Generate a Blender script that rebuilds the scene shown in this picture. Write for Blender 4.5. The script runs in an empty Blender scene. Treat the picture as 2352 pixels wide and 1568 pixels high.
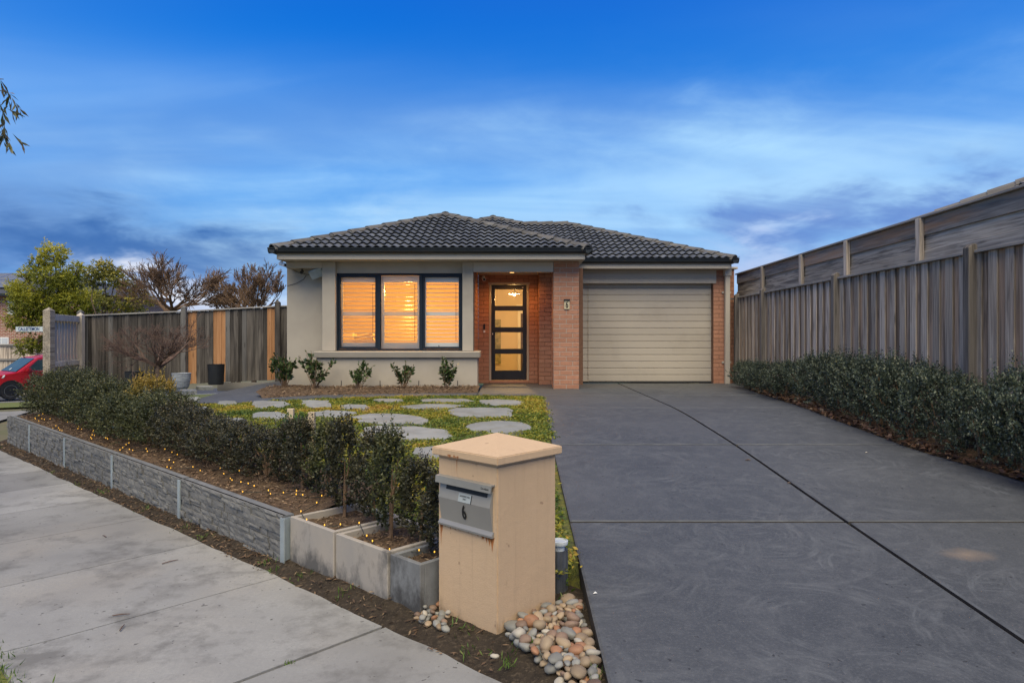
import bpy, bmesh, math, random
import numpy as np
from mathutils import Vector, Matrix, noise

random.seed(6)
rng = np.random.default_rng(6)
R = math.radians
sc = bpy.context.scene
col = sc.collection

# ---------------------------------------------------------------- camera
F, CX, HY = 1568.0, 1176.0, 775.0          # focal length, centre and horizon in a 2352 px wide frame
EYE = 0.95                                 # camera height above the house slab (z = 0)
cam = bpy.data.cameras.new('camera')
cam.lens = F / 2352 * 36
cam.shift_y = -9 / 2352
cam.clip_start, cam.clip_end = 0.05, 3000
camo = bpy.data.objects.new('camera', cam)
camo.location = (0, 0, EYE)
camo.rotation_euler = (R(90), 0, 0)
col.objects.link(camo)
sc.camera = camo

# ---------------------------------------------------------------- world, sun, exposure
SUN_EL, SUN_AZ = 57, 180                   # soft light from behind the camera
w = bpy.data.worlds.new('World'); sc.world = w; w.use_nodes = True
nt = w.node_tree; nt.nodes.clear()


def N(t, typ, **kw):
    n = t.nodes.new(typ)
    for k, v in kw.items():
        if k.startswith('i_'):
            n.inputs[k[2:]].default_value = v
        else:
            setattr(n, k, v)
    return n


def ramp(t, stops, interp='LINEAR'):
    n = t.nodes.new('ShaderNodeValToRGB')
    e = n.color_ramp.elements
    n.color_ramp.interpolation = interp
    while len(e) < len(stops):
        e.new(0.5)
    for el, (p, c) in zip(e, stops):
        el.position = p
        el.color = (*c, 1) if len(c) == 3 else c
    return n


def mixc(t, fac, a, b, mode='MIX'):
    n = t.nodes.new('ShaderNodeMix')
    n.data_type = 'RGBA'; n.blend_type = mode
    for sock, v in ((n.inputs[0], fac), (n.inputs[6], a), (n.inputs[7], b)):
        if hasattr(v, 'is_linked'):
            t.links.new(v, sock)
        elif isinstance(v, (int, float)):
            sock.default_value = v
        else:
            sock.default_value = (*v, 1)
    return n.outputs[2]


def math_(t, op, a, b=None, c=None, clamp=False):
    n = t.nodes.new('ShaderNodeMath'); n.operation = op; n.use_clamp = clamp
    for i, v in enumerate((a, b, c)):
        if v is None:
            continue
        if hasattr(v, 'is_linked'):
            t.links.new(v, n.inputs[i])
        else:
            n.inputs[i].default_value = v
    return n.outputs[0]


def build_world():
    L = nt.links
    tc = N(nt, 'ShaderNodeTexCoord')
    sep = N(nt, 'ShaderNodeSeparateXYZ'); L.new(tc.outputs['Generated'], sep.inputs[0])
    zc = math_(nt, 'MAXIMUM', sep.outputs[2], 0.0)
    base = ramp(nt, [(0.0, (.30, .40, .66)), (0.05, (.16, .33, .66)), (0.13, (.15, .40, .80)), (0.22, (.06, .30, .80)),
                     (0.34, (.0, .19, .71)), (0.46, (.0, .125, .62)), (1.0, (.004, .085, .48))])
    L.new(zc, base.inputs[0])
    sky = N(nt, 'ShaderNodeTexSky', sky_type='NISHITA', sun_disc=False)
    sky.sun_elevation = R(SUN_EL); sky.sun_rotation = R(SUN_AZ); sky.ozone_density = 3.0
    skyc = mixc(nt, 1.0, sky.outputs[0], (.1, .1, .1), 'MULTIPLY')
    b2 = mixc(nt, .03, base.outputs[0], skyc)
    # high streaky cloud on a plane overhead, drawn out along one wind direction
    den = math_(nt, 'ADD', zc, .13)
    px = math_(nt, 'DIVIDE', sep.outputs[0], den)
    py = math_(nt, 'DIVIDE', sep.outputs[1], den)
    cmb = N(nt, 'ShaderNodeCombineXYZ'); L.new(px, cmb.inputs[0]); L.new(py, cmb.inputs[1])

    def cloud(rot, scale, loc, detail, rough, lo, hi, sc_=1.0, dist=.4):
        mp = N(nt, 'ShaderNodeMapping'); mp.inputs['Rotation'].default_value = (0, 0, R(rot))
        mp.inputs['Scale'].default_value = scale; mp.inputs['Location'].default_value = loc
        L.new(cmb.outputs[0], mp.inputs[0])
        nz = N(nt, 'ShaderNodeTexNoise', i_Scale=sc_, i_Detail=detail, i_Roughness=rough, i_Distortion=dist)
        L.new(mp.outputs[0], nz.inputs['Vector'])
        mr = N(nt, 'ShaderNodeMapRange', interpolation_type='SMOOTHSTEP')
        mr.inputs[1].default_value = lo; mr.inputs[2].default_value = hi
        L.new(nz.outputs[0], mr.inputs[0])
        return mr.outputs[0]
    big = cloud(20, (.22, .42, 1), (2.13, 3.48, 0), 2.0, .5, .40, .68, dist=.5)
    fine = cloud(24, (.40, 1.3, 1), (4.1, .3, 2), 4, .52, .34, .76, dist=.7)
    # clouds thicken toward the horizon
    thick = ramp(nt, [(0.0, (1, 1, 1)), (.12, (.9,) * 3), (.3, (.42,) * 3), (.5, (.12,) * 3), (1, (.14,) * 3)])
    L.new(zc, thick.inputs[0])
    m1 = math_(nt, 'MULTIPLY', big, fine)
    m1 = math_(nt, 'MULTIPLY_ADD', big, .45, m1)
    m1 = math_(nt, 'MULTIPLY', m1, thick.outputs[0], clamp=True)
    c1 = mixc(nt, m1, b2, (.50, .74, .98))
    dark = cloud(8, (.30, .55, 1), (7.3, 2.2, 5), 3.5, .52, .47, .68, dist=.5)
    lowm = ramp(nt, [(0.0, (.9,) * 3), (.10, (.8,) * 3), (.24, (.35,) * 3), (.42, (.06,) * 3), (1, (0,) * 3)])
    L.new(zc, lowm.inputs[0])
    m2 = math_(nt, 'MULTIPLY', dark, lowm.outputs[0])
    m2 = math_(nt, 'MULTIPLY', m2, .8)
    c2 = mixc(nt, m2, c1, (.10, .20, .50))
    # bright break of cloud low over the horizon
    hz = ramp(nt, [(0.0, (.75,) * 3), (.045, (.55,) * 3), (.085, (0,) * 3), (1, (0,) * 3)])
    L.new(zc, hz.inputs[0])
    brk = cloud(0, (.20, .4, 1), (3.3, 6.1, 1), 3, .5, .42, .62)
    m3 = math_(nt, 'MULTIPLY', hz.outputs[0], brk)
    c3 = mixc(nt, m3, c2, (.86, .84, .90))
    # broad break of light cloud over the roof, heavier banks low to either side, all torn by noise
    az_ = math_(nt, 'ARCTAN2', sep.outputs[0], sep.outputs[1])
    mpn = N(nt, 'ShaderNodeMapping'); mpn.inputs['Scale'].default_value = (1, 1, 2.6); mpn.inputs['Rotation'].default_value = (0, R(16), 0)
    L.new(tc.outputs['Generated'], mpn.inputs[0])
    t1 = N(nt, 'ShaderNodeTexNoise', i_Scale=2.6, i_Detail=6, i_Roughness=.58, i_Distortion=.5); L.new(mpn.outputs[0], t1.inputs['Vector'])
    t2 = N(nt, 'ShaderNodeTexNoise', i_Scale=5.5, i_Detail=5, i_Roughness=.6, i_Distortion=.3); L.new(mpn.outputs[0], t2.inputs['Vector'])
    azn = math_(nt, 'MULTIPLY_ADD', math_(nt, 'SUBTRACT', t1.outputs[0], .5), 1.5, az_)
    zn = math_(nt, 'MULTIPLY_ADD', math_(nt, 'SUBTRACT', t2.outputs[0], .5), .22, zc)

    def mr_w(v_):
        n_ = N(nt, 'ShaderNodeMapRange'); n_.inputs[1].default_value = 0; n_.inputs[2].default_value = .8
        n_.inputs[3].default_value = .30; n_.inputs[4].default_value = 1.0
        L.new(v_, n_.inputs[0])
        return n_.outputs[0]

    def bank(a0, sa, z0, sz, amt):
        qa = math_(nt, 'POWER', math_(nt, 'ABSOLUTE', math_(nt, 'DIVIDE', math_(nt, 'SUBTRACT', azn, a0), sa)), 2)
        qz = math_(nt, 'POWER', math_(nt, 'ABSOLUTE', math_(nt, 'DIVIDE', math_(nt, 'SUBTRACT', zn, z0), sz)), 2)
        e_ = math_(nt, 'POWER', 2.718, math_(nt, 'MULTIPLY', math_(nt, 'ADD', qa, qz), -1))
        return math_(nt, 'MULTIPLY', e_, amt)
    stk = mr_w(fine)
    c4 = mixc(nt, math_(nt, 'MULTIPLY', bank(.17, .46, .19, .085, .9), stk), c3, (.44, .73, .98))
    c4 = mixc(nt, math_(nt, 'MULTIPLY', bank(-.18, .34, .125, .05, .85), stk), c4, (.48, .73, .96))
    c4 = mixc(nt, bank(-.55, .34, .10, .038, .85), c4, (.03, .12, .38))
    c4 = mixc(nt, bank(.46, .24, .155, .04, .85), c4, (.10, .21, .56))
    c4 = mixc(nt, bank(.36, .12, .105, .03, .6), c4, (.55, .62, .84))
    c3 = mixc(nt, bank(-.38, .16, .050, .022, .9), c4, (.78, .80, .88))
    bg = N(nt, 'ShaderNodeBackground', i_Strength=SKY_STRENGTH)
    L.new(c3, bg.inputs[0])
    out = N(nt, 'ShaderNodeOutputWorld'); L.new(bg.outputs[0], out.inputs[0])


SKY_STRENGTH = 1.1
build_world()
sun = bpy.data.lights.new('sun', 'SUN')
sun.energy = 5.0; sun.angle = R(62); sun.color = (1, .885, .61)
suno = bpy.data.objects.new('sun', sun)
# sun_rotation is measured clockwise from +Y
az = R(SUN_AZ)
sdir = Vector((math.sin(az) * math.cos(R(SUN_EL)), math.cos(az) * math.cos(R(SUN_EL)), math.sin(R(SUN_EL))))
suno.rotation_euler = (-sdir).to_track_quat('-Z', 'Y').to_euler()
suno.location = (0, -5, 20)
col.objects.link(suno)
sc.view_settings.view_transform = 'Standard'
sc.view_settings.look = 'None'
sc.view_settings.exposure = 0.0
sc.view_settings.gamma = 1
sc.view_settings.use_curve_mapping = False
sc.render.engine = 'CYCLES'
sc.cycles.use_denoising = True
sc.cycles.max_bounces = 6
sc.cycles.transparent_max_bounces = 12
sc.cycles.sample_clamp_indirect = 4

# ---------------------------------------------------------------- helpers


class MB:
    """collects faces; build() links them as one mesh object"""

    def __init__(s):
        s.v = []; s.f = []; s.mi = []

    def add(s, verts, faces, mi=0):
        k = len(s.v)
        s.v.extend([tuple(p) for p in verts])
        s.f.extend([tuple(i + k for i in f) for f in faces])
        s.mi.extend([mi] * len(faces))
        return s

    def box(s, x0, x1, y0, y1, z0, z1, mi=0):
        v = [(x, y, z) for z in (z0, z1) for y in (y0, y1) for x in (x0, x1)]
        return s.add(v, [(0, 2, 3, 1), (4, 5, 7, 6), (0, 1, 5, 4), (2, 6, 7, 3), (0, 4, 6, 2), (1, 3, 7, 5)], mi)

    def obox(s, c, ax, ay, az, mi=0):
        c = Vector(c); ax, ay, az = Vector(ax), Vector(ay), Vector(az)
        v = [c + ax * i + ay * j + az * k for k in (-1, 1) for j in (-1, 1) for i in (-1, 1)]
        return s.add(v, [(0, 2, 3, 1), (4, 5, 7, 6), (0, 1, 5, 4), (2, 6, 7, 3), (0, 4, 6, 2), (1, 3, 7, 5)], mi)

    def quad(s, a, b, c, d, mi=0):
        return s.add([a, b, c, d], [(0, 1, 2, 3)], mi)

    def prism(s, poly, fn0, fn1, mi=0):
        """poly: 2-D points; fn0 / fn1 turn them into the two end caps"""
        n = len(poly)
        v = [fn0(p) for p in poly] + [fn1(p) for p in poly]
        f = [tuple(range(n - 1, -1, -1)), tuple(range(n, 2 * n))]
        f += [(i, (i + 1) % n, n + (i + 1) % n, n + i) for i in range(n)]
        return s.add(v, f, mi)

    def tube(s, pts, rad, sides=6, cap=True, mi=0):
        pts = [Vector(p) for p in pts]
        rad = rad if hasattr(rad, '__len__') else [rad] * len(pts)
        v = []; f = []
        for i, p in enumerate(pts):
            t = (pts[min(i + 1, len(pts) - 1)] - pts[max(i - 1, 0)]).normalized()
            a = Vector((0, 0, 1)) if abs(t.z) < .9 else Vector((1, 0, 0))
            e1 = t.cross(a).normalized(); e2 = t.cross(e1)
            for k in range(sides):
                an = 2 * math.pi * k / sides
                v.append(p + (e1 * math.cos(an) + e2 * math.sin(an)) * rad[i])
        for i in range(len(pts) - 1):
            for k in range(sides):
                a, b = i * sides + k, i * sides + (k + 1) % sides
                f.append((a, b, b + sides, a + sides))
        if cap:
            f.append(tuple(range(sides - 1, -1, -1)))
            f.append(tuple(len(v) - sides + k for k in range(sides)))
        return s.add(v, f, mi)

    def lathe(s, prof, c=(0, 0, 0), sides=20, mi=0, cap=True):
        c = Vector(c); v = []; f = []
        for r, z in prof:
            for k in range(sides):
                an = 2 * math.pi * k / sides
                v.append(c + Vector((r * math.cos(an), r * math.sin(an), z)))
        for i in range(len(prof) - 1):
            for k in range(sides):
                a, b = i * sides + k, i * sides + (k + 1) % sides
                f.append((a, b, b + sides, a + sides))
        if cap:
            f.append(tuple(range(sides - 1, -1, -1)))
            f.append(tuple(len(v) - sides + k for k in range(sides)))
        return s.add(v, f, mi)

    def mesh(s, name, mats, smooth=False, bevel=0.0, segs=1):
        me = bpy.data.meshes.new(name)
        me.from_pydata(s.v, [], s.f)
        mats = mats if isinstance(mats, (list, tuple)) else [mats]
        for m in mats:
            me.materials.append(m)
        if len(mats) > 1:
            me.polygons.foreach_set('material_index', s.mi)
        bm = bmesh.new(); bm.from_mesh(me)
        bmesh.ops.recalc_face_normals(bm, faces=bm.faces)
        if bevel:
            es = [e for e in bm.edges if len(e.link_faces) == 2 and e.calc_face_angle(0) > .5]
            bmesh.ops.bevel(bm, geom=es, offset=bevel, segments=segs, affect='EDGES', clamp_overlap=True)
        bm.to_mesh(me); bm.free()
        if smooth:
            me.polygons.foreach_set('use_smooth', [True] * len(me.polygons))
        me.update()
        return me

    def build(s, name, mats, parent=None, **kw):
        return link(bpy.data.objects.new(name, s.mesh(name, mats, **kw)), parent)


PINV = {}


def link(o, parent=None):
    col.objects.link(o)
    if parent is not None:
        o.parent = parent
        if parent.name in PINV:
            o.matrix_parent_inverse = PINV[parent.name]
    return o


def tag(o, label, cat, group=None):
    o['label'] = label; o['category'] = cat
    if group:
        o['group'] = group
    return o


def struct(o):
    o['kind'] = 'structure'
    return o


def stuff(o):
    o['kind'] = 'stuff'
    return o


def thing(name, label, cat, loc=(0, 0, 0), group=None):
    """an Empty at the base of a thing; its parts are modelled in world coordinates"""
    o = bpy.data.objects.new(name, None)
    o.location = loc; o.empty_display_size = .2
    col.objects.link(o)
    PINV[o.name] = Matrix.Translation(Vector(loc)).inverted()
    return tag(o, label, cat, group)


def proto(name, label, cat, group=None):
    """an Empty whose parts are modelled around the origin, so that it can be moved and copied"""
    o = bpy.data.objects.new(name, None); o.empty_display_size = .2
    col.objects.link(o)
    return tag(o, label, cat, group)


def copy_tree(o, parent=None):
    c = o.copy(); col.objects.link(c); c.parent = parent
    for ch in o.children:
        copy_tree(ch, c)
    return c


def text_mesh(s, size, mat, name, sx=1.0, extrude=.0006, parent=None, mtx=None, bold=0.0):
    cu = bpy.data.curves.new(name, 'FONT'); cu.body = s; cu.size = size
    cu.align_x = 'CENTER'; cu.align_y = 'CENTER'; cu.extrude = extrude; cu.offset = bold; cu.resolution_u = 4
    o = bpy.data.objects.new(name, cu); col.objects.link(o)
    dg = bpy.context.evaluated_depsgraph_get()
    me = bpy.data.meshes.new_from_object(o.evaluated_get(dg))
    bpy.data.objects.remove(o); bpy.data.curves.remove(cu)
    me.transform(mtx @ Matrix.Diagonal((sx, 1, 1, 1)))
    me.materials.clear(); me.materials.append(mat)
    return link(bpy.data.objects.new(name, me), parent)


def smooth01(t):
    t = min(1, max(0, t))
    return t * t * (3 - 2 * t)


# ---------------------------------------------------------------- materials (procedural)


def base_mat(name):
    m = bpy.data.materials.new(name); m.use_nodes = True
    t = m.node_tree; t.nodes.clear()
    o = N(t, 'ShaderNodeOutputMaterial'); b = N(t, 'ShaderNodeBsdfPrincipled')
    t.links.new(b.outputs[0], o.inputs[0])
    return m, t, b, o


def pos(t, scale=(1, 1, 1), rnd=0.0, rot=(0, 0, 0)):
    g = N(t, 'ShaderNodeNewGeometry')
    src = g.outputs['Position']
    if rnd:
        oi = N(t, 'ShaderNodeObjectInfo')
        mul = math_(t, 'MULTIPLY', oi.outputs['Random'], rnd)
        va = N(t, 'ShaderNodeVectorMath', operation='ADD')
        t.links.new(src, va.inputs[0]); t.links.new(mul, va.inputs[1])
        src = va.outputs[0]
    mp = N(t, 'ShaderNodeMapping'); mp.inputs['Scale'].default_value = scale; mp.inputs['Rotation'].default_value = rot
    t.links.new(src, mp.inputs[0])
    return mp.outputs[0]


def noisef(t, vec, scale, detail=4, rough=.55, dist=0.0):
    n = N(t, 'ShaderNodeTexNoise', i_Scale=scale, i_Detail=detail, i_Roughness=rough, i_Distortion=dist)
    t.links.new(vec, n.inputs['Vector'])
    return n.outputs[0]


def bump(t, b, h, strength, dist=.01, prev=None):
    n = N(t, 'ShaderNodeBump', i_Strength=strength, i_Distance=dist)
    t.links.new(h, n.inputs['Height'])
    if prev is not None:
        t.links.new(prev, n.inputs['Normal'])
    t.links.new(n.outputs[0], b.inputs['Normal'])
    return n.outputs[0]


def mr(t, v, a, b, c=0.0, d=1.0):
    n = N(t, 'ShaderNodeMapRange'); n.inputs[1].default_value = a; n.inputs[2].default_value = b
    n.inputs[3].default_value = c; n.inputs[4].default_value = d
    t.links.new(v, n.inputs[0])
    return n.outputs[0]


def plain(name, c1, c2=None, scale=6.0, rough=.7, bmp=.0, bscale=60, metallic=0.0, vscale=(1, 1, 1), rnd=0.0, objvar=0.0,
          lo=.35, hi=.65, bdist=.004, spec=.3, c3=None, s3=2.0, f3=.5, lo3=.52, hi3=.7):
    """two-tone noise colour, optional third large-scale stain, optional bump, per-object variation"""
    m, t, b, o = base_mat(name)
    c2 = c2 or tuple(x * .85 for x in c1)
    v = pos(t, vscale, rnd)
    f = mr(t, noisef(t, v, scale, 5), lo, hi)
    c = mixc(t, f, c1, c2)
    if c3:
        f3_ = mr(t, noisef(t, pos(t, (1, 1, 1), rnd), s3, 4, .6), lo3, hi3, 0, f3)
        c = mixc(t, f3_, c, c3)
    if objvar:
        oi = N(t, 'ShaderNodeObjectInfo')
        k = mr(t, oi.outputs['Random'], 0, 1, 1 - objvar, 1 + objvar)
        cb = N(t, 'ShaderNodeCombineColor')
        for i in range(3):
            t.links.new(k, cb.inputs[i])
        c = mixc(t, 1.0, c, cb.outputs[0], 'MULTIPLY')
    t.links.new(c, b.inputs['Base Color'])
    b.inputs['Roughness'].default_value = rough
    b.inputs['Metallic'].default_value = metallic
    b.inputs['Specular IOR Level'].default_value = spec
    if bmp:
        bump(t, b, noisef(t, pos(t, (1, 1, 1), rnd), bscale, 6, .65), bmp, bdist)
    return m


def wood(name, c1, c2, c3, axis='z', objvar=.25, rough=.85, bmp=.5, knots=True, top=None):
    """weathered sawn timber, grain along an axis"""
    m, t, b, o = base_mat(name)
    lo = 1.4; hi = 34
    s = {'x': (lo, hi, hi), 'y': (hi, lo, hi), 'z': (hi, hi, lo)}[axis]
    v = pos(t, s, 40)
    g1 = noisef(t, v, 1.0, 5, .62, .6)
    c = mixc(t, mr(t, g1, .39, .62), c1, c2)
    s2 = {'x': (.5, 5, 5), 'y': (5, .5, 5), 'z': (5, 5, .5)}[axis]
    g2 = noisef(t, pos(t, s2, 25), 1.0, 4, .55, .5)
    c = mixc(t, mr(t, g2, .45, .72, 0, .75), c, c3)
    if knots:
        vo = N(t, 'ShaderNodeTexVoronoi', i_Scale=1.0)
        ks = {'x': (1.6, 9, 9), 'y': (9, 1.6, 9), 'z': (9, 9, 1.6)}[axis]
        t.links.new(pos(t, ks, 60), vo.inputs['Vector'])
        kf = mr(t, vo.outputs['Distance'], .05, .16, .75, 0)
        c = mixc(t, kf, c, tuple(x * .25 for x in c1))
    oi = N(t, 'ShaderNodeObjectInfo')
    k = mr(t, oi.outputs['Random'], 0, 1, 1 - objvar, 1 + objvar)
    cb = N(t, 'ShaderNodeCombineColor')
    for i in range(3):
        t.links.new(k, cb.inputs[i])
    c = mixc(t, 1.0, c, cb.outputs[0], 'MULTIPLY')
    t.links.new(c, b.inputs['Base Color'])
    b.inputs['Roughness'].default_value = rough
    b.inputs['Specular IOR Level'].default_value = .2
    bump(t, b, g1, bmp, .006)
    return m


def leafmat(name, stops, rough=.45, trans=.25, spec=.4, objvar=.2):
    m, t, b, o = base_mat(name)
    a = N(t, 'ShaderNodeAttribute', attribute_name='rnd')
    r = ramp(t, stops); t.links.new(a.outputs['Fac'], r.inputs[0])
    oi = N(t, 'ShaderNodeObjectInfo')
    k = mr(t, oi.outputs['Random'], 0, 1, 1 - objvar, 1 + objvar)
    cb = N(t, 'ShaderNodeCombineColor')
    for i in range(3):
        t.links.new(k, cb.inputs[i])
    c = mixc(t, 1.0, r.outputs[0], cb.outputs[0], 'MULTIPLY')
    t.links.new(c, b.inputs['Base Color'])
    b.inputs['Roughness'].default_value = rough
    b.inputs['Specular IOR Level'].default_value = spec
    tr = N(t, 'ShaderNodeBsdfTranslucent'); t.links.new(c, tr.inputs[0])
    mx = N(t, 'ShaderNodeMixShader'); mx.inputs[0].default_value = trans
    t.links.new(b.outputs[0], mx.inputs[1]); t.links.new(tr.outputs[0], mx.inputs[2])
    t.links.new(mx.outputs[0], o.inputs[0])
    return m


def emit(name, c, s):
    m, t, b, o = base_mat(name)
    b.inputs['Base Color'].default_value = (*c, 1)
    b.inputs['Emission Color'].default_value = (*c, 1)
    b.inputs['Emission Strength'].default_value = s
    return m


def glass(name, tint=(1, 1, 1), refl=1.0):
    m, t, b, o = base_mat(name)
    tr = N(t, 'ShaderNodeBsdfTransparent'); tr.inputs[0].default_value = (*tint, 1)
    gl = N(t, 'ShaderNodeBsdfGlossy'); gl.inputs['Roughness'].default_value = .03
    fr = N(t, 'ShaderNodeFresnel'); fr.inputs[0].default_value = 1.5
    f = math_(t, 'MULTIPLY', fr.outputs[0], refl, clamp=True)
    mx = N(t, 'ShaderNodeMixShader'); t.links.new(f, mx.inputs[0])
    t.links.new(tr.outputs[0], mx.inputs[1]); t.links.new(gl.outputs[0], mx.inputs[2])
    t.links.new(mx.outputs[0], o.inputs[0])
    return m


def driveway_mat():
    """dark sealed concrete with overlapping arcs left by the float"""
    m, t, b, o = base_mat('sealed_dark_concrete')
    p = pos(t, (1, 1, 0.0))
    arcs = None
    for k, (sc_, off, fr_) in enumerate(((1.0, (0, 0, 0), 20), (1.35, (3.1, 1.7, 0), 17), (.75, (7.7, 4.2, 0), 24))):
        mp = N(t, 'ShaderNodeMapping'); mp.inputs['Location'].default_value = off; mp.inputs['Scale'].default_value = (sc_, sc_, 1)
        t.links.new(p, mp.inputs[0])
        vo = N(t, 'ShaderNodeTexVoronoi', i_Scale=1.0, feature='F1', voronoi_dimensions='2D'); t.links.new(mp.outputs[0], vo.inputs['Vector'])
        df = N(t, 'ShaderNodeVectorMath', operation='SUBTRACT'); t.links.new(mp.outputs[0], df.inputs[0]); t.links.new(vo.outputs['Position'], df.inputs[1])
        sx = N(t, 'ShaderNodeSeparateXYZ'); t.links.new(df.outputs[0], sx.inputs[0])
        ang = math_(t, 'ARCTAN2', sx.outputs[1], sx.outputs[0])
        cb = N(t, 'ShaderNodeCombineXYZ')
        t.links.new(math_(t, 'MULTIPLY', vo.outputs['Distance'], fr_), cb.inputs[0]); t.links.new(math_(t, 'MULTIPLY', ang, 1.3), cb.inputs[1])
        csep = N(t, 'ShaderNodeSeparateColor'); t.links.new(vo.outputs['Color'], csep.inputs[0])
        t.links.new(math_(t, 'MULTIPLY', csep.outputs[0], 30), cb.inputs[2])
        s = mr(t, noisef(t, cb.outputs[0], 1.0, 3, .6, .6), .50, .74)
        s = math_(t, 'MULTIPLY', s, mr(t, vo.outputs['Distance'], .10, .25))
        s = math_(t, 'MULTIPLY', s, mr(t, vo.outputs['Distance'], .50, .72, 1, 0))
        arcs = s if arcs is None else math_(t, 'MAXIMUM', arcs, s)
    grain = noisef(t, pos(t), 5, 6, .7)
    arcs = math_(t, 'MULTIPLY', arcs, mr(t, grain, .3, .6))
    arcs = math_(t, 'MULTIPLY', arcs, mr(t, noisef(t, p, .8, 2), .35, .6, .35, 1.0))
    broad = mr(t, noisef(t, p, .55, 4, .6), .35, .7)
    c = mixc(t, broad, (.056, .060, .064), (.085, .089, .093))
    c = mixc(t, mr(t, noisef(t, pos(t), 90, 4, .7), .3, .7, 0, .35), c, (.05, .055, .065))
    c = mixc(t, math_(t, 'MULTIPLY', arcs, .52), c, (.185, .195, .205))
    c = mixc(t, mr(t, noisef(t, pos(t), 7, 6, .72), .48, .72, 0, .45), c, (.12, .123, .126))
    c = mixc(t, mr(t, noisef(t, pos(t), 70, 4, .8), .50, .72, 0, .5), c, (.15, .152, .155))
    oil = mr(t, noisef(t, pos(t), 1.7, 3, .55), .66, .72, 0, .45)
    c = mixc(t, oil, c, (.038, .040, .044))
    spk = mr(t, noisef(t, pos(t), 26, 2, .5), .71, .74, 0, .8)
    c = mixc(t, spk, c, (.03, .03, .03))
    # one sandy scuff
    g = N(t, 'ShaderNodeNewGeometry')
    vs = N(t, 'ShaderNodeVectorMath', operation='SUBTRACT'); vs.inputs[1].default_value = (2.62, 3.93, -.3)
    t.links.new(g.outputs['Position'], vs.inputs[0])
    vm = N(t, 'ShaderNodeVectorMath', operation='MULTIPLY'); vm.inputs[1].default_value = (5.5, 9, 0)
    t.links.new(vs.outputs[0], vm.inputs[0])
    vl = N(t, 'ShaderNodeVectorMath', operation='LENGTH'); t.links.new(vm.outputs[0], vl.inputs[0])
    sf = mr(t, math_(t, 'ADD', vl.outputs['Value'], math_(t, 'MULTIPLY', grain, 1.2)), .7, 1.6, .5, 0)
    c = mixc(t, sf, c, (.30, .22, .15))
    t.links.new(c, b.inputs['Base Color'])
    t.links.new(mr(t, arcs, 0, 1, .60, .72), b.inputs['Roughness'])
    b.inputs['Specular IOR Level'].default_value = .25
    n1 = bump(t, b, noisef(t, pos(t), 120, 4, .7), .5, .003)
    bump(t, b, broad, .15, .03, n1)
    return m


def footpath_mat():
    m, t, b, o = base_mat('broomed_concrete')
    p = pos(t)
    c = mixc(t, mr(t, noisef(t, p, 1.3, 5, .6), .35, .68), (.30, .295, .275), (.205, .20, .188))
    c = mixc(t, mr(t, noisef(t, pos(t, (1, 1, 1), 0, (0, 0, 1)), .8, 3), .48, .7, 0, .5), c, (.335, .295, .235))
    # fine grain, broom lines across the path
    gr = noisef(t, p, 62, 4, .8)
    c = mixc(t, mr(t, gr, .36, .66, 0, .62), c, (.22, .215, .205))
    br = noisef(t, pos(t, (70, 6, 6), 0, (0, 0, R(43))), 1.0, 3, .6)
    c = mixc(t, mr(t, br, .42, .70, 0, .25), c, (.24, .235, .225))
    st = mr(t, noisef(t, p, 3.2, 6, .7), .50, .68, 0, .8)
    c = mixc(t, st, c, (.13, .125, .115))
    sp = mr(t, noisef(t, p, 30, 2, .5), .70, .73, 0, .8)
    c = mixc(t, sp, c, (.07, .065, .06))
    oi = N(t, 'ShaderNodeObjectInfo')
    k = mr(t, oi.outputs['Random'], 0, 1, .86, 1.12)
    cb = N(t, 'ShaderNodeCombineColor')
    for i in range(3):
        t.links.new(k, cb.inputs[i])
    c = mixc(t, 1.0, c, cb.outputs[0], 'MULTIPLY')
    t.links.new(c, b.inputs['Base Color'])
    b.inputs['Roughness'].default_value = .85
    b.inputs['Specular IOR Level'].default_value = .2
    n1 = bump(t, b, gr, .7, .003)
    bump(t, b, br, .25, .002, n1)
    return m


def soil_mat(name, c1, c2, c3, sc_=9):
    m, t, b, o = base_mat(name)
    p = pos(t)
    c = mixc(t, mr(t, noisef(t, p, sc_, 6, .7), .35, .65), c1, c2)
    c = mixc(t, mr(t, noisef(t, p, sc_ * 5, 5, .7), .52, .68), c, c3)
    t.links.new(c, b.inputs['Base Color']); b.inputs['Roughness'].default_value = .95
    b.inputs['Specular IOR Level'].default_value = .15
    n1 = bump(t, b, noisef(t, p, 45, 6, .75), .9, .015)
    bump(t, b, noisef(t, p, 12, 4, .6), .6, .03, n1)
    return m


def brick_mat(name, c1, c2, spot, objvar=.22):
    m, t, b, o = base_mat(name)
    p = pos(t, (1, 1, 1), 30)
    c = mixc(t, mr(t, noisef(t, p, 14, 5, .65), .3, .7), c1, c2)
    oi = N(t, 'ShaderNodeObjectInfo')
    c = mixc(t, math_(t, 'MULTIPLY', oi.outputs['Random'], .5), c, tuple(x * .78 for x in c2))
    sp = mr(t, noisef(t, p, 55, 3, .6), .62, .70, 0, .8)
    c = mixc(t, sp, c, spot)
    t.links.new(c, b.inputs['Base Color']); b.inputs['Roughness'].default_value = .85
    b.inputs['Specular IOR Level'].default_value = .2
    bump(t, b, noisef(t, p, 70, 5, .7), .6, .004)
    return m


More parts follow.
